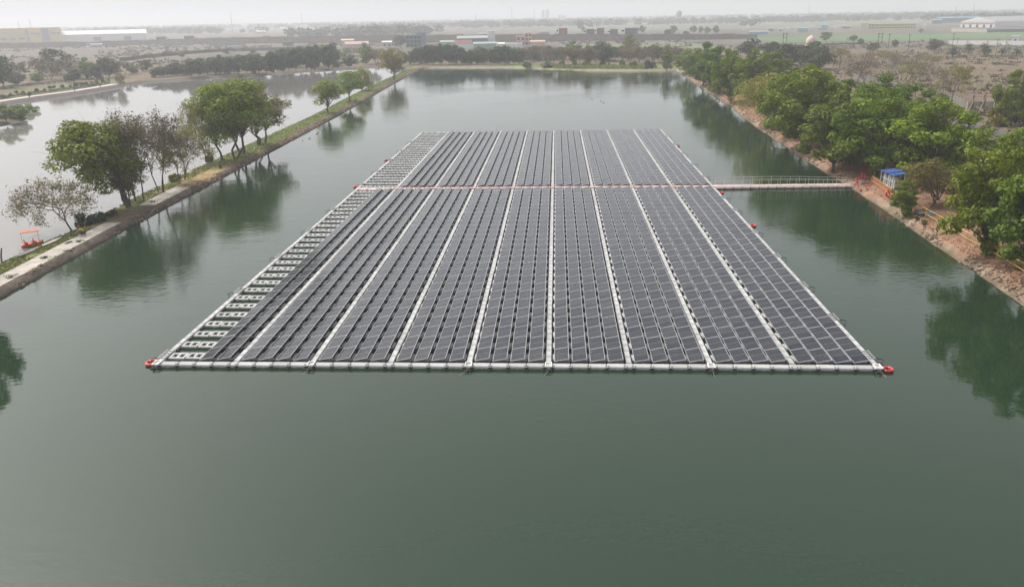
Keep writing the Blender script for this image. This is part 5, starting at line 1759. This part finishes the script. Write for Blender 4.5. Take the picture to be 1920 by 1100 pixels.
def house(name, label, cat, px0, px1, yb, yt, wall, roofm, depth=12, dist=None, gable=0.0, wins=(0, 0), rot=0.0, group=None, gable_side='x', doors=0, winm='window', over=.3):
    P, s, rz = spot(px0, px1, yb, dist)
    Wm = (px1 - px0) * s
    H = z_at(P[0], P[1], yt) - P[2]
    he = H * (1 - gable)
    root = empty(name, P, rz + rot, label, cat, group)
    b = MB(); b.box(-Wm / 2, Wm / 2, 0, depth, -1.5, he, 0); b.build('wall', MAT[wall], root)
    b = MB()
    if gable:
        o = over
        if gable_side == 'x':   # ridge runs along the width
            b.add([(-Wm / 2 - o, -o, he + .02), (Wm / 2 + o, -o, he + .02), (Wm / 2 + o, depth + o, he + .02), (-Wm / 2 - o, depth + o, he + .02), (-Wm / 2 - o, depth / 2, H), (Wm / 2 + o, depth / 2, H)],
                  [(0, 1, 5, 4), (2, 3, 4, 5), (1, 2, 5), (3, 0, 4), (3, 2, 1, 0)])
            b.build('roof', MAT[roofm], root)
        else:                    # gable end faces the lake
            b.add([(-Wm / 2 - o, -o, he + .02), (Wm / 2 + o, -o, he + .02), (Wm / 2 + o, depth + o, he + .02), (-Wm / 2 - o, depth + o, he + .02), (0, -o, H), (0, depth + o, H)],
                  [(0, 4, 5, 3), (1, 2, 5, 4), (2, 3, 5), (3, 2, 1, 0)])
            b.build('roof', MAT[roofm], root)
            b = MB(); b.add([(-Wm / 2, -o - .02, he), (Wm / 2, -o - .02, he), (0, -o - .02, H - .1), (-Wm / 2, -o - .1, he), (Wm / 2, -o - .1, he), (0, -o - .1, H - .1)], [(3, 4, 5), (0, 3, 5, 2), (4, 1, 2, 5), (0, 1, 4, 3)]); b.build('gable', MAT[wall], root)
    else:
        b.box(-Wm / 2 - over, Wm / 2 + over, -over, depth + over, he, he + .5, 0); b.build('roof', MAT[roofm], root)
    nc, nr = wins
    for i in range(nc):
        for k in range(nr):
            cw = Wm / nc; ch = he / nr
            x = -Wm / 2 + cw * (i + .5); z = ch * (k + .5)
            b = MB(); b.box(x - cw * .28, x + cw * .28, -.12, -.004, z - ch * .25, z + ch * .25, 0); b.build('window', MAT[winm], root)
    for i in range(doors):
        cw = Wm / doors; x = -Wm / 2 + cw * (i + .5)
        b = MB(); b.box(x - cw * .16, x + cw * .16, -.12, -.004, -1, he * .5, 0); b.build('door', MAT[winm], root)
    return root, Wm, he


# highway embankment: a long retaining wall with a road and parapet on top
HP = [(-120, 94, 86), (60, 90, 83), (170, 87, 81), (300, 84, 77), (480, 82, 72), (700, 81, 69), (960, 79.5, 67.5), (1120, 78, 67), (1270, 76.5, 68), (1420, 74, 67)]
hw = [(gp(x, yb, 1.0), yt) for x, yb, yt in HP]
b = MB(); b2 = MB()
HW_ = []
for P, yt in hw:
    zt = z_at(P[0], P[1], yt); HW_.append((P, zt))
for i in range(len(HW_) - 1):
    (p, z), (q, y) = HW_[i], HW_[i + 1]
    b.add([(p[0], p[1], -1), (q[0], q[1], -1), (q[0], q[1] + .5, y), (p[0], p[1] + .5, z), (p[0], p[1] + 22, z), (q[0], q[1] + 22, y), (p[0], p[1] + 24, -1), (q[0], q[1] + 24, -1)], [(0, 1, 2, 3), (3, 2, 5, 4), (4, 5, 7, 6)])
    n = max(2, int(np.linalg.norm(q - p) / 9))
    for k in range(n):
        t0, t1 = k / n, (k + 1) / n
        a, c = p + (q - p) * t0, p + (q - p) * t1; za, zc = z + (y - z) * t0, z + (y - z) * t1
        hgt = .9 + random.random() * .8
        b2.add([(a[0], a[1] + .5, za), (c[0], c[1] + .5, zc), (c[0], c[1] + .5, zc + hgt), (a[0], a[1] + .5, za + hgt), (a[0], a[1] + 1, za), (c[0], c[1] + 1, zc), (c[0], c[1] + 1, zc + hgt), (a[0], a[1] + 1, za + hgt)],
               [(0, 1, 2, 3), (5, 4, 7, 6), (3, 2, 6, 7), (4, 0, 3, 7), (1, 5, 6, 2)])
hwr = empty('highway_embankment', (0, 0, 0), 0, 'long raised highway with a dark retaining wall crossing the fields', 'highway')
b.build('retaining_wall', MAT['brickwall'], hwr); b2.build('parapet', MAT['greyconc'], hwr)


def top_at(px):
    """a point on the highway deck seen at photo column px"""
    best = None
    for i in range(len(HW_) - 1):
        if HP[i][0] <= px <= HP[i + 1][0]:
            t = (px - HP[i][0]) / (HP[i + 1][0] - HP[i][0])
            p = HW_[i][0] * (1 - t) + HW_[i + 1][0] * t; z = HW_[i][1] * (1 - t) + HW_[i + 1][1] * t
            return np.array([p[0], p[1] + 6, z])


def truck(px0, px1, P, label, body, cab, hgt, cab_first=True, tank=False, group='trucks on the highway'):
    s = pj(*P)[2] / FPX; L = (px1 - px0) * s; rz = -math.atan2(P[0], P[1])
    root = empty('truck', P, rz, label, 'truck', group)
    sg = -1 if cab_first else 1
    c0 = sg * L / 2
    b = MB(); xs = sorted((c0, c0 - sg * L * .2)); b.box(xs[0], xs[1], 0, 2.5, .7, hgt * .9, 0, bev=.25); cb = b.build('cab', MAT[cab], root)
    b = MB(); b.box(xs[0] + .2, xs[1] - .2, -.05, -.004, hgt * .55, hgt * .78, 0); b.build('window', MAT['window'], cb)
    xs = sorted((c0 - sg * L * .23, -c0))
    b = MB()
    if tank: b.tube([(xs[0], 1.25, 2.1), (xs[1], 1.25, 2.1)], 1.25, 12)
    else: b.box(xs[0], xs[1], 0, 2.5, 1.1, hgt, 0)
    b.build('tank' if tank else 'cargo_body', MAT[body], root)
    b = MB(); b.box(min(-L / 2, L / 2) + .3, max(-L / 2, L / 2) - .3, .4, 2.1, .7, 1.05, 0); b.build('chassis', MAT['float_dark'], root)
    for k in range(4):
        x = -L / 2 + L * (.12 + .25 * k)
        b = MB(); b.tube([(x, -.06, .5), (x, .3, .5)], .5, 10); b.build('wheel', MAT['tyre'], root)


for px0, px1, body, cab, h, cf, lab in ((291, 313, 'truckgrey', 'white', 4, False, 'dark truck with white cab on the highway, nearest the white shed'), (345, 367, 'truckgrey', 'white', 4, False, 'second dark truck with white cab on the highway'),
                                        (1045, 1066, 'truckred', 'white', 6, True, 'brown red truck with a white cab on the highway'), (1096, 1117, 'truckgrey', 'white', 5, True, 'dark truck in the highway queue, first after a gap'),
                                        (1116, 1134, 'truckred', 'white', 6, True, 'brown truck in the middle of the highway queue'), (1141, 1160, 'truckgrey', 'white', 5, True, 'dark truck late in the highway queue'),
                                        (1167, 1198, 'truckgrey', 'white', 6, True, 'long dark truck at the end of the highway queue'), (1248, 1260, 'truckgrey', 'truckgrey', 5, True, 'dark hazy truck alone on the highway'),
                                        (1008, 1032, 'cabinet', 'white', 3, True, 'low pale truck on the highway beside the beige house')):
    truck(px0, px1, top_at((px0 + px1) / 2), lab, body, cab, h, cf)
P, s, rz = spot(165, 191, 89)
truck(165, 191, P, 'white tanker truck on the field road below the highway', 'white', 'white', 4, True, True, 'trucks on the field road')
for px0, px1, yb, body, lab in ((531, 550, 87, 'slateblue', 'slate blue truck parked below the highway wall'), (580, 593, 84, 'redband', 'small red truck parked below the highway wall')):
    P, s, rz = spot(px0, px1, yb); truck(px0, px1, P, lab, body, body, 3.6, True, False, 'trucks on the field road')
for k, (px0, px1) in enumerate(((303, 362), (395, 460))):
    P, s, rz = spot(px0, px1, 86)
    root = empty('stacked_containers', P, rz, 'row of blue containers below the highway, %s from the white shed' % nth(k + 1), 'containers', 'container rows below the highway')
    L = (px1 - px0) * s; n = 5
    for q in range(n):
        b = MB(); b.box(-L / 2 + L * q / n + .2, -L / 2 + L * (q + 1) / n - .2, 0, 2.5, 0, 2.7, 0); b.build('container', MAT['bluepanel'], root)

# left: yellow works and white shed
rt_, Wm, he = house('yellow_building', 'yellow multi-storey works building with pale sign board at the frame edge', 'building', -45, 45, 90, 55, 'yellow_wall', 'roofgrey', 25, 1010, wins=(0, 0))
for i in range(6):
    b = MB(); x = -Wm / 2 + Wm * (i + .5) / 6; b.box(x - 3.2, x + 3.2, -.12, -.004, he * .30, he * .40, 0); b.build('window', MAT['bluepanel'], rt_)
b = MB(); b.box(Wm * .0, Wm * .40, -.3, -.02, he * .52, he * .74, 0); b.build('sign_panel', MAT['cream'], rt_)
rt_, Wm, he = house('yellow_building', 'long yellow works wing with two blue grey facade bays', 'building', 45, 114, 80, 53, 'yellow_wall', 'roofgrey', 25, 1080)
for f0, f1 in ((.02, .22), (.52, .70)):
    b = MB(); b.box(-Wm / 2 + Wm * f0, -Wm / 2 + Wm * f1, -.2, -.004, he * .12, he * .96, 0); b.build('facade_bay', MAT['bluepanel'], rt_)
for f in (.30, .38, .46, .76, .84, .92):
    b = MB(); x = -Wm / 2 + Wm * f; b.box(x - 1.7, x + 1.7, -.12, -.004, he * .55, he * .68, 0); b.build('window', MAT['bluepanel'], rt_)
rt_, Wm, he = house('white_shed', 'very long low white industrial shed beyond the highway', 'building', 114, 270, 80, 57, 'white', 'white', 30, 1120, gable=.36, over=.6)
for f in (.45, .78):
    b = MB(); x = -Wm / 2 + Wm * f; b.box(x - 4.5, x + 4.5, -.2, -.004, .3, he * .6, 0); b.build('door', MAT['bluepanel'], rt_)
# middle
house('blue_shed', 'slate blue gabled shed between trees and highway', 'building', 858, 914, 84, 67.5, 'slateblue', 'roofgrey', 22, 700, gable=.30, over=.5)
house('white_tower', 'plain white tower block beside the slate blue shed', 'building', 914.5, 928.5, 82, 59, 'white', 'white', 10, 720)
house('white_building', 'white block half hidden behind the slate blue shed', 'building', 898, 915, 82, 64, 'white', 'white', 10, 760)
house('beige_house', 'beige two-storey house with flat roof and dark windows', 'house', 968, 985, 86, 69, 'pink', 'pink', 9, 640, wins=(2, 2))
house('beige_house', 'taller beige stair block joined to the two-storey house', 'house', 984.5, 997, 86, 63, 'pink', 'pink', 8, 642, wins=(2, 3))
house('grey_building', 'grey unfinished multi-storey frame building by the highway', 'building', 762, 790, 90, 67, 'slateblue', 'greyconc', 10, 640, wins=(4, 3))
house('grey_building', 'dark upper block rising behind the unfinished frame building', 'building', 781, 799, 84, 62.5, 'slateblue', 'slateblue', 10, 700)
house('white_hut', 'small white shed with a pale sheet roof in the field', 'hut', 717, 735, 87, 77, 'cabinet', 'white', 7, None, gable=.25, doors=2)
house('pink_shed', 'faded pink low shed in front of the highway wall', 'shed', 641, 664, 86, 73.5, 'pink', 'cream', 10, None, gable=.2)
house('red_roofed_shed', 'long low shed with faded pinkish roof in the field', 'shed', 648, 691, 88, 78, 'pink', 'pink', 8, None, gable=.5)
house('green_shed', 'pale green sheet shed behind the far-shore evergreens', 'shed', 826, 862, 92, 76, 'green_paint', 'green_paint', 8, 600, gable=.2)
house('green_shed', 'long pale green sheet shed below the white tower', 'shed', 888, 932, 92, 79, 'green_paint', 'green_paint', 8, 560, gable=.2)
house('red_white_house', 'small white house with a brown red roof by the evergreens', 'house', 853, 884, 92, 75.5, 'white', 'truckred', 8, 590, gable=.4)
house('white_hut', 'low white hut between green shed and beige house', 'hut', 930, 946, 92, 80, 'white', 'white', 7, 560, gable=.2)
house('white_hut', 'white boundary hut directly below the beige house', 'hut', 950, 980, 92, 81, 'white', 'cabinet', 7, 580, gable=.1)
house('pink_shed', 'low pinkish shed right after the beige house', 'shed', 994, 1022, 88, 76, 'pink', 'pink', 8, 600, gable=.2)
# right
rt_, Wm, he = house('warehouse', 'large white warehouse with gabled front and red band', 'warehouse', 1797, 1866, 58, 32, 'white', 'roofgrey', 90, 930, gable=.42, gable_side='y', doors=5, rot=-.62, over=.2)
b = MB(); b.box(-Wm / 2 + .5, Wm / 2 - .2, -.5, -.13, he * .66, he * .80, 0); b.build('red_band', MAT['redband'], rt_)
rt_, Wm, he = house('long_shed', 'long grey-roofed shed stretching away beside the white warehouse', 'shed', 1862, 2010, 57, 34, 'roofgrey', 'roofgrey', 60, 985, gable=.55, over=.4)
b = MB(); b.box(-Wm / 2, Wm / 2, -.3, -.004, he * .78, he * .98, 0); b.build('red_band', MAT['redband'], rt_)
house('school_building', 'long low cream two-storey building with rows of windows', 'building', 1627, 1712, 57, 45, 'yellow_wall', 'cream', 14, 960, wins=(18, 2))
house('school_wing', 'plain cream end wing of the long two-storey building', 'building', 1614, 1627.5, 57, 44, 'cream', 'cream', 14, 955)
house('blue_roof_shed', 'wide shed with thin cyan roof behind the warehouse', 'shed', 1760, 1830, 47, 32, 'slateblue', 'cyanroof', 40, 1250, gable=.15)
house('blue_roof_shed', 'small shed with cyan roof before the wide one', 'shed', 1748, 1764, 46, 36, 'slateblue', 'cyanroof', 20, 1200, gable=.2)
house('white_hut', 'small white gate hut at the boundary wall', 'hut', 1897, 1909, 79, 69, 'white', 'white', 5, None, doors=1)
house('green_truck_shed', 'teal sheet shed by the roadside stalls', 'shed', 1496, 1514, 62, 51, 'green_paint', 'cyanroof', 8, None, gable=.2)
house('green_truck_shed', 'small teal roofed hut further along the roadside', 'shed', 1540, 1550, 58, 45, 'green_paint', 'cyanroof', 8, None, gable=.2)
for k, (px0, px1, yb, yt, wl_) in enumerate(((1473, 1480, 59, 51, 'white'), (1487, 1497, 59, 50, 'white'), (1515, 1526, 57, 49, 'white'), (1533, 1540, 58, 51, 'cabinet'), (1558, 1566, 56, 49, 'white'), (1568, 1574, 56, 48, 'white'), (1728, 1736, 52, 46, 'white'), (1460, 1466, 60, 53, 'cabinet'), (1580, 1592, 55, 48, 'bluepanel'), (1440, 1450, 60, 52, 'bluepanel'), (1405, 1440, 66, 58, 'cyanroof'), (1394, 1402, 58, 52, 'white'))):
    house('roadside_hut', 'small hazy roadside hut, %s along the road past the lake corner' % nth(k + 1), 'hut', px0, px1, yb, yt, wl_, 'roofgrey', 6, None, gable=.25, group='roadside huts')
# distant town houses
rr = random.Random(5)
for k in range(44):
    px = rr.uniform(400, 1000) if k < 28 else rr.uniform(20, 1900)
    yb = HOR + (960 - px) * ROLL + rr.uniform(9, 24); w_ = rr.uniform(6, 17)
    if 100 < px < 280 or 1740 < px: px = rr.uniform(420, 980); yb = HOR + (960 - px) * ROLL + rr.uniform(12, 24)
    house('town_house', 'pale hazy house in the distant town', 'house', px, px + w_, yb, yb - rr.uniform(3.5, 8), rr.choice(['white', 'cream', 'white', 'pink', 'paleconc']), rr.choice(['white', 'roofgrey', 'redband', 'cabinet']), 10, None, gable=rr.choice([0, .3]), group='pale houses of the distant town')
for k, (px0, px1, yt) in enumerate(((1015.5, 1021, 19.5), (1023.5, 1029.5, 18.5), (1046, 1053, 29), (1054, 1061, 29.5))):
    house('tower_block', 'hazy apartment tower on the horizon, %s of the four' % nth(k + 1), 'tower', px0, px1, 40, yt, 'bluepanel', 'bluepanel', 25, 3600, wins=(3, 6), group='apartment towers on the horizon')
# water tower
P, s, rz = spot(1267, 1278, 50, 1900)
zt = z_at(P[0], P[1], 20.5); s_ = s
wt = empty('water_tower', P, 0, 'grey concrete water tower on legs against the hazy sky', 'water tower')
r_ = 5.5 * s_
b = MB(); b.lathe([(0, zt), (r_ * .7, zt - 2), (r_, zt - 4.5), (r_, zt - 10), (r_ * .75, zt - 14), (0, zt - 14)], 16); b.build('tank', MAT['bluepanel'], wt, True)
for k in range(6):
    a = k * PI / 3; b = MB(); b.tube([(r_ * .7 * math.cos(a), r_ * .7 * math.sin(a), -1), (r_ * .62 * math.cos(a), r_ * .62 * math.sin(a), zt - 13.9)], .45, 6); b.build('leg', MAT['greyconc'], wt)
b = MB()
for z in (8, 16): b.torus(r_ * .68, .35, 18, 5, 0, (0, 0, z))
b.build('brace', MAT['greyconc'], wt)
# domed temple
P, s, rz = spot(1508, 1532, 88, None)
zt = z_at(P[0], P[1], 62); h = zt - P[2]; r_ = 9.5 * s
tm = empty('domed_temple', P, rz, 'pinkish white domed temple among trees beyond the bank', 'temple')
b = MB(); b.lathe([(r_ * 1.05, -1), (r_ * 1.05, h * .22), (r_ * 1.12, h * .24), (r_ * 1.12, h * .28), (0, h * .28)], 12); b.build('drum', MAT['pink'], tm)
b = MB(); b.lathe([(r_ * .92, h * .28), (r_ * 1.0, h * .42), (r_ * .9, h * .58), (r_ * .6, h * .72), (r_ * .22, h * .82), (0, h * .84)], 16); b.build('dome', plain('pink dome plaster', (.68, .50, .46), .7, .12, .6), tm, True)
b = MB(); b.lathe([(r_ * .16, h * .82), (r_ * .2, h * .86), (r_ * .06, h * .9), (0, h)], 8); b.build('finial', MAT['cream'], tm, True)
P, s, rz = spot(1499, 1505, 115, None)
sp_ = empty('shrine_spire', P, rz, 'small white shrine spire poking out of the trees below the dome', 'shrine')
b = MB(); b.lathe([(1.0, -1), (1.0, 1.6), (.8, 2.2), (.3, 3.4), (0, 4.0)], 8); b.build('spire', MAT['white'], sp_, True)
b = MB(); b.box(-.3, .3, -1.1, -.9, 0, 1.4, 0); b.build('door', MAT['redband'], sp_)
# boundary walls
def wall_run(name, pxs, label, m, seg=None, post=None):
    pts = []
    for x, yb, yt in pxs:
        p = gp(x, yb, 1.2); pts.append((p, z_at(p[0], p[1], yt)))
    root = empty(name, pts[0][0], 0, label, 'wall')
    O = pts[0][0]
    b = MB()
    for i in range(len(pts) - 1):
        (p, z), (q, y) = pts[i], pts[i + 1]
        p = p - O; q = q - O
        t = np.array([0, .3, 0])
        b.add([(p[0], p[1], -2), (q[0], q[1], -2), (q[0], q[1], y - O[2]), (p[0], p[1], z - O[2]), (p[0], p[1] + .3, -2), (q[0], q[1] + .3, -2), (q[0], q[1] + .3, y - O[2]), (p[0], p[1] + .3, z - O[2])],
              [(0, 1, 2, 3), (5, 4, 7, 6), (3, 2, 6, 7), (4, 0, 3, 7), (1, 5, 6, 2)])
        if post:
            n = int(np.linalg.norm(q - p) / post)
            for k in range(n):
                a = p + (q - p) * k / n; za = (z + (y - z) * k / n) - O[2]
                c = MB(); c.box(a[0] - .25, a[0] + .25, a[1] - .28, a[1] - .003, -2, za + .35, 0); c.build('pillar', MAT['cream'], root)
    b.build('wall_face', MAT[m], root)


wall_run('boundary_wall', [(1775, 84.5, 76), (1850, 85.5, 76.5), (1960, 87, 77)], 'white pillared boundary wall beside the green crop', 'white', None, 9)
wall_run('boundary_wall', [(1783, 60, 53), (1850, 61.5, 55)], 'pale low wall in front of the white warehouse', 'paleconc')
wall_run('boundary_wall', [(1850, 61.5, 55.5), (1960, 60, 54.5)], 'dark grey wall in front of the long shed', 'slateblue')
wall_run('boundary_wall', [(1712, 58, 52.5), (1746, 58, 53)], 'pale wall joined to the long cream building', 'paleconc')
# dark bund across the field
b = MB(); pts = [gp(x, y, 1.0) for x, y in ((222, 116), (300, 107), (410, 97.5), (560, 94))]
vs, fs = [], []
for p in pts: vs += [(p[0], p[1], 0), (p[0], p[1] + 2.5, 3.2), (p[0], p[1] + 5, 3.2), (p[0], p[1] + 8, 0)]
for i in range(3):
    for q in range(3): fs.append((4 * i + q, 4 * i + 4 + q, 4 * i + 5 + q, 4 * i + 1 + q))
b.add(vs, fs)
tag(b.build('earth_bund', plain('dark earth bund', (.085, .08, .065), .95, .3, .2)), 'dark earth bund running across the field behind the pond grove', 'bund', kind='structure')
# pipeline
b = MB(); b.tube([gp(1532, 83.5, 2.2), gp(1580, 82.5, 2.2), gp(1626, 82, 2.2)], .35, 8)
tag(b.build('pipeline', MAT['darkmetal']), 'dark pipeline running level past the domed temple', 'pipe')
# poles
def pole(px, yb, yt, label, m='darkmetal', r=.14, arm=True, group=None, dist=None):
    P = gp(px, yb, 1.2) if dist is None else np.array([x_at(px, dist, 1.2), dist, 1.2])
    H = z_at(P[0], P[1], yt) - P[2]
    root = empty('utility_pole' if arm else 'mast', P, -math.atan2(P[0], P[1]), label, 'pole' if arm else 'mast', group)
    b = MB(); b.tube([(0, 0, -1), (random.uniform(-.15, .15), 0, H)], [r, r * .7], 6); b.build('shaft', MAT[m], root)
    if arm:
        b = MB(); b.box(-.9, .9, -.07, .07, H - .7, H - .55, 0); b.build('crossarm', MAT[m], root)


for k, (x, yb, yt, m) in enumerate(((1665, 93, 63, 'darkmetal'), (1702, 97, 64, 'darkmetal'), (1741, 98, 71, 'greyconc'), (1785, 92, 62, 'darkmetal'), (1793, 90, 70, 'greyconc'), (1866, 107, 72, 'greyconc'), (1757, 128, 110, 'greyconc'), (1588, 82, 70, 'greyconc'), (1591, 82, 72, 'greyconc'))):
    pole(x, yb, yt, 'thin power pole in the dry field, %s from the domed temple side' % nth((3, 4, 5, 6, 7, 8, 9, 1, 2)[k]), m, .16, True, 'power poles in the dry field')
for k, (x0, x1, yb, yt) in enumerate(((1467.5, 1473.5, 87, 62), (1646, 1652, 84, 62), (1883, 1890, 107, 88))):
    P = gp((x0 + x1) / 2, yb, 1.2); s = pj(*P)[2] / FPX; H = z_at(P[0], P[1], yt) - P[2]; w_ = (x1 - x0) * s / 2
    root = empty('twin_pole_frame', P, -math.atan2(P[0], P[1]), ('dark twin-pole power frame in front of the domed temple', 'dark twin-pole power frame by the green crop', 'pale low twin-pole frame between palms')[k], 'power frame', 'twin-pole power frames')
    for sx in (-1, 1):
        b = MB(); b.tube([(sx * w_, 0, -1), (sx * w_, 0, H)], .2, 6); b.build('pole', MAT['darkmetal' if k < 2 else 'greyconc'], root)
    b = MB(); b.box(-w_ - .8, w_ + .8, -.12, .12, H - .8, H - .5, 0); b.box(-w_ - .3, w_ + .3, -.4, -.22, H * .62, H * .62 + .25, 0); b.build('crossbeam', MAT['darkmetal' if k < 2 else 'greyconc'], root)
for k, (x, yt, d_) in enumerate(((437, 24, 1500), (568, 25, 1700), (41, 40, 1300), (62, 36, 1400), (960, 12, 1800), (1002, 18, 1900), (893, 28, 1500), (1515, 5, 1700), (1823, 8, 1500), (1789, 12, 1400))):
    pole(x, 0, yt, 'thin hazy mast rising over the horizon, %s' % ('by the long white shed', 'over the distant town', 'behind the yellow building', 'second behind the yellow building', 'above the beige house', 'by the apartment towers', 'above the slate blue shed', 'beyond the domed temple', 'behind the white warehouse', 'before the white warehouse')[k], 'bluepanel', .45, False, 'masts on the horizon', d_)
for k, (x, yb, yt) in enumerate(((1058, 66, 58), (1137, 65, 57), (224, 132, 112), (163, 146, 114), (100, 150, 130), (1197, 62, 55))):
    P0 = None
    if k in (0, 1, 5):
        P0 = top_at(x); P = P0; H = z_at(P[0], P[1], yt) - P[2]
    else:
        P = gpl(x, yb); H = z_at(P[0], P[1], yt) - P[2]
    root = empty('lamp_post', P, -math.atan2(P[0], P[1]), ('pale lamp post beside the brown red truck', 'pale lamp post in the truck queue', 'grey lamp post at the end of the promenade', 'grey lamp post against the bright park tree', 'grey lamp post low among the park trees', 'pale lamp post by the last long truck')[k], 'lamp post', 'lamp posts')
    b = MB(); b.tube([(0, 0, -.5), (0, 0, H)], [.12, .08], 6); b.build('post', MAT['cabinet'], root)
    b = MB(); b.box(-.9, .9, -.06, .06, H - .12, H - .002, 0); b.build('lamp_arm', MAT['cabinet'], root)
# bollards on the promenade edge
for k, (x, y) in enumerate(((55, 182), (140, 170.5), (188, 163))):
    P = gp(x, y, .95); b = MB(); b.tube([P - [0, 0, .5], P + [0, 0, 1.3]], .18, 8)
    tag(b.build('promenade_post', MAT['darkmetal']), 'short dark post on the promenade edge, %s from the frame side' % nth(k + 1), 'post', 'posts on the promenade edge')

# ---------------------------------------------------------------- air, sky, sun
HZ = bpy.data.materials.new('hazy air'); HZ.use_nodes = True
nt = HZ.node_tree; nt.nodes.clear()
o_ = nt.nodes.new('ShaderNodeOutputMaterial'); pvn = nt.nodes.new('ShaderNodeVolumePrincipled')
pvn.inputs['Color'].default_value = (.85, .875, .92, 1)
pvn.inputs['Density'].default_value = HAZE
pvn.inputs['Anisotropy'].default_value = .25
nt.links.new(pvn.outputs[0], o_.inputs['Volume'])
b = MB(); b.box(-5600, 5600, -400, 5600, -3.2, 62, 0)
hz = b.build('haze', HZ)
tag(hz, 'pale winter haze hanging over the whole landscape', 'haze', kind='stuff')

SUN_EL, SUN_AZ = math.radians(47), math.radians(-55)      # azimuth from the view direction (+y), negative to the pond side
sd = Vector((math.sin(SUN_AZ) * math.cos(SUN_EL), math.cos(SUN_AZ) * math.cos(SUN_EL), math.sin(SUN_EL)))
sl = bpy.data.lights.new('sun', 'SUN'); sl.energy = SUNP; sl.angle = math.radians(3.0); sl.color = (1.0, .94, .86)
so = bpy.data.objects.new('sun', sl); so.rotation_euler = sd.to_track_quat('Z', 'Y').to_euler(); COL.objects.link(so)

W = bpy.data.worlds.new('World'); SC.world = W; W.use_nodes = True
nt = W.node_tree
bg = nt.nodes['Background']
sky = nt.nodes.new('ShaderNodeTexSky'); sky.sky_type = 'NISHITA'; sky.sun_disc = False
sky.sun_elevation = SUN_EL; sky.sun_rotation = SUN_AZ
sky.air_density, sky.dust_density, sky.ozone_density = 1.0, 7.0, 1.0
hs = nt.nodes.new('ShaderNodeHueSaturation'); hs.inputs['Saturation'].default_value = .28
nt.links.new(sky.outputs[0], hs.inputs['Color'])
veil = nt.nodes.new('ShaderNodeMix'); veil.data_type = 'RGBA'; veil.blend_type = 'ADD'; veil.inputs[0].default_value = 1.0
tcw = nt.nodes.new('ShaderNodeTexCoord'); sx = nt.nodes.new('ShaderNodeSeparateXYZ'); nt.links.new(tcw.outputs['Generated'], sx.inputs[0])
def wm(op, a, b):
    n = nt.nodes.new('ShaderNodeMath'); n.operation = op; n.use_clamp = False
    for i, v in enumerate((a, b)):
        if hasattr(v, 'links'): nt.links.new(v, n.inputs[i])
        else: n.inputs[i].default_value = v
    return n.outputs[0]
up = wm('MAXIMUM', sx.outputs[2], 0.0)
low = wm('POWER', wm('SUBTRACT', 1.0, up), 4.5)
vm = nt.nodes.new('ShaderNodeVectorMath'); vm.operation = 'SCALE'
vm.inputs[0].default_value = VEIL[:3]          # light scattered many times in the winter haze, thickest low down
nt.links.new(wm('MULTIPLY_ADD', low, 1.4), vm.inputs['Scale']); vm.inputs['Scale'].links[0].from_node.inputs[2].default_value = 1.0
nt.links.new(vm.outputs[0], veil.inputs[7])
nt.links.new(hs.outputs[0], veil.inputs[6]); nt.links.new(veil.outputs[2], bg.inputs[0])
bg.inputs[1].default_value = SKYP

SC.view_settings.view_transform = 'Standard'; SC.view_settings.look = 'None'
SC.view_settings.exposure = EXPO; SC.view_settings.gamma = 1.0
SC.view_settings.use_curve_mapping = False
SC.render.engine = 'CYCLES'
cy = SC.cycles
cy.use_denoising = True
cy.max_bounces, cy.diffuse_bounces, cy.glossy_bounces, cy.transmission_bounces, cy.volume_bounces, cy.transparent_max_bounces = 6, 2, 3, 2, 1, 8
cy.caustics_reflective = cy.caustics_refractive = False
cy.sample_clamp_indirect = 6
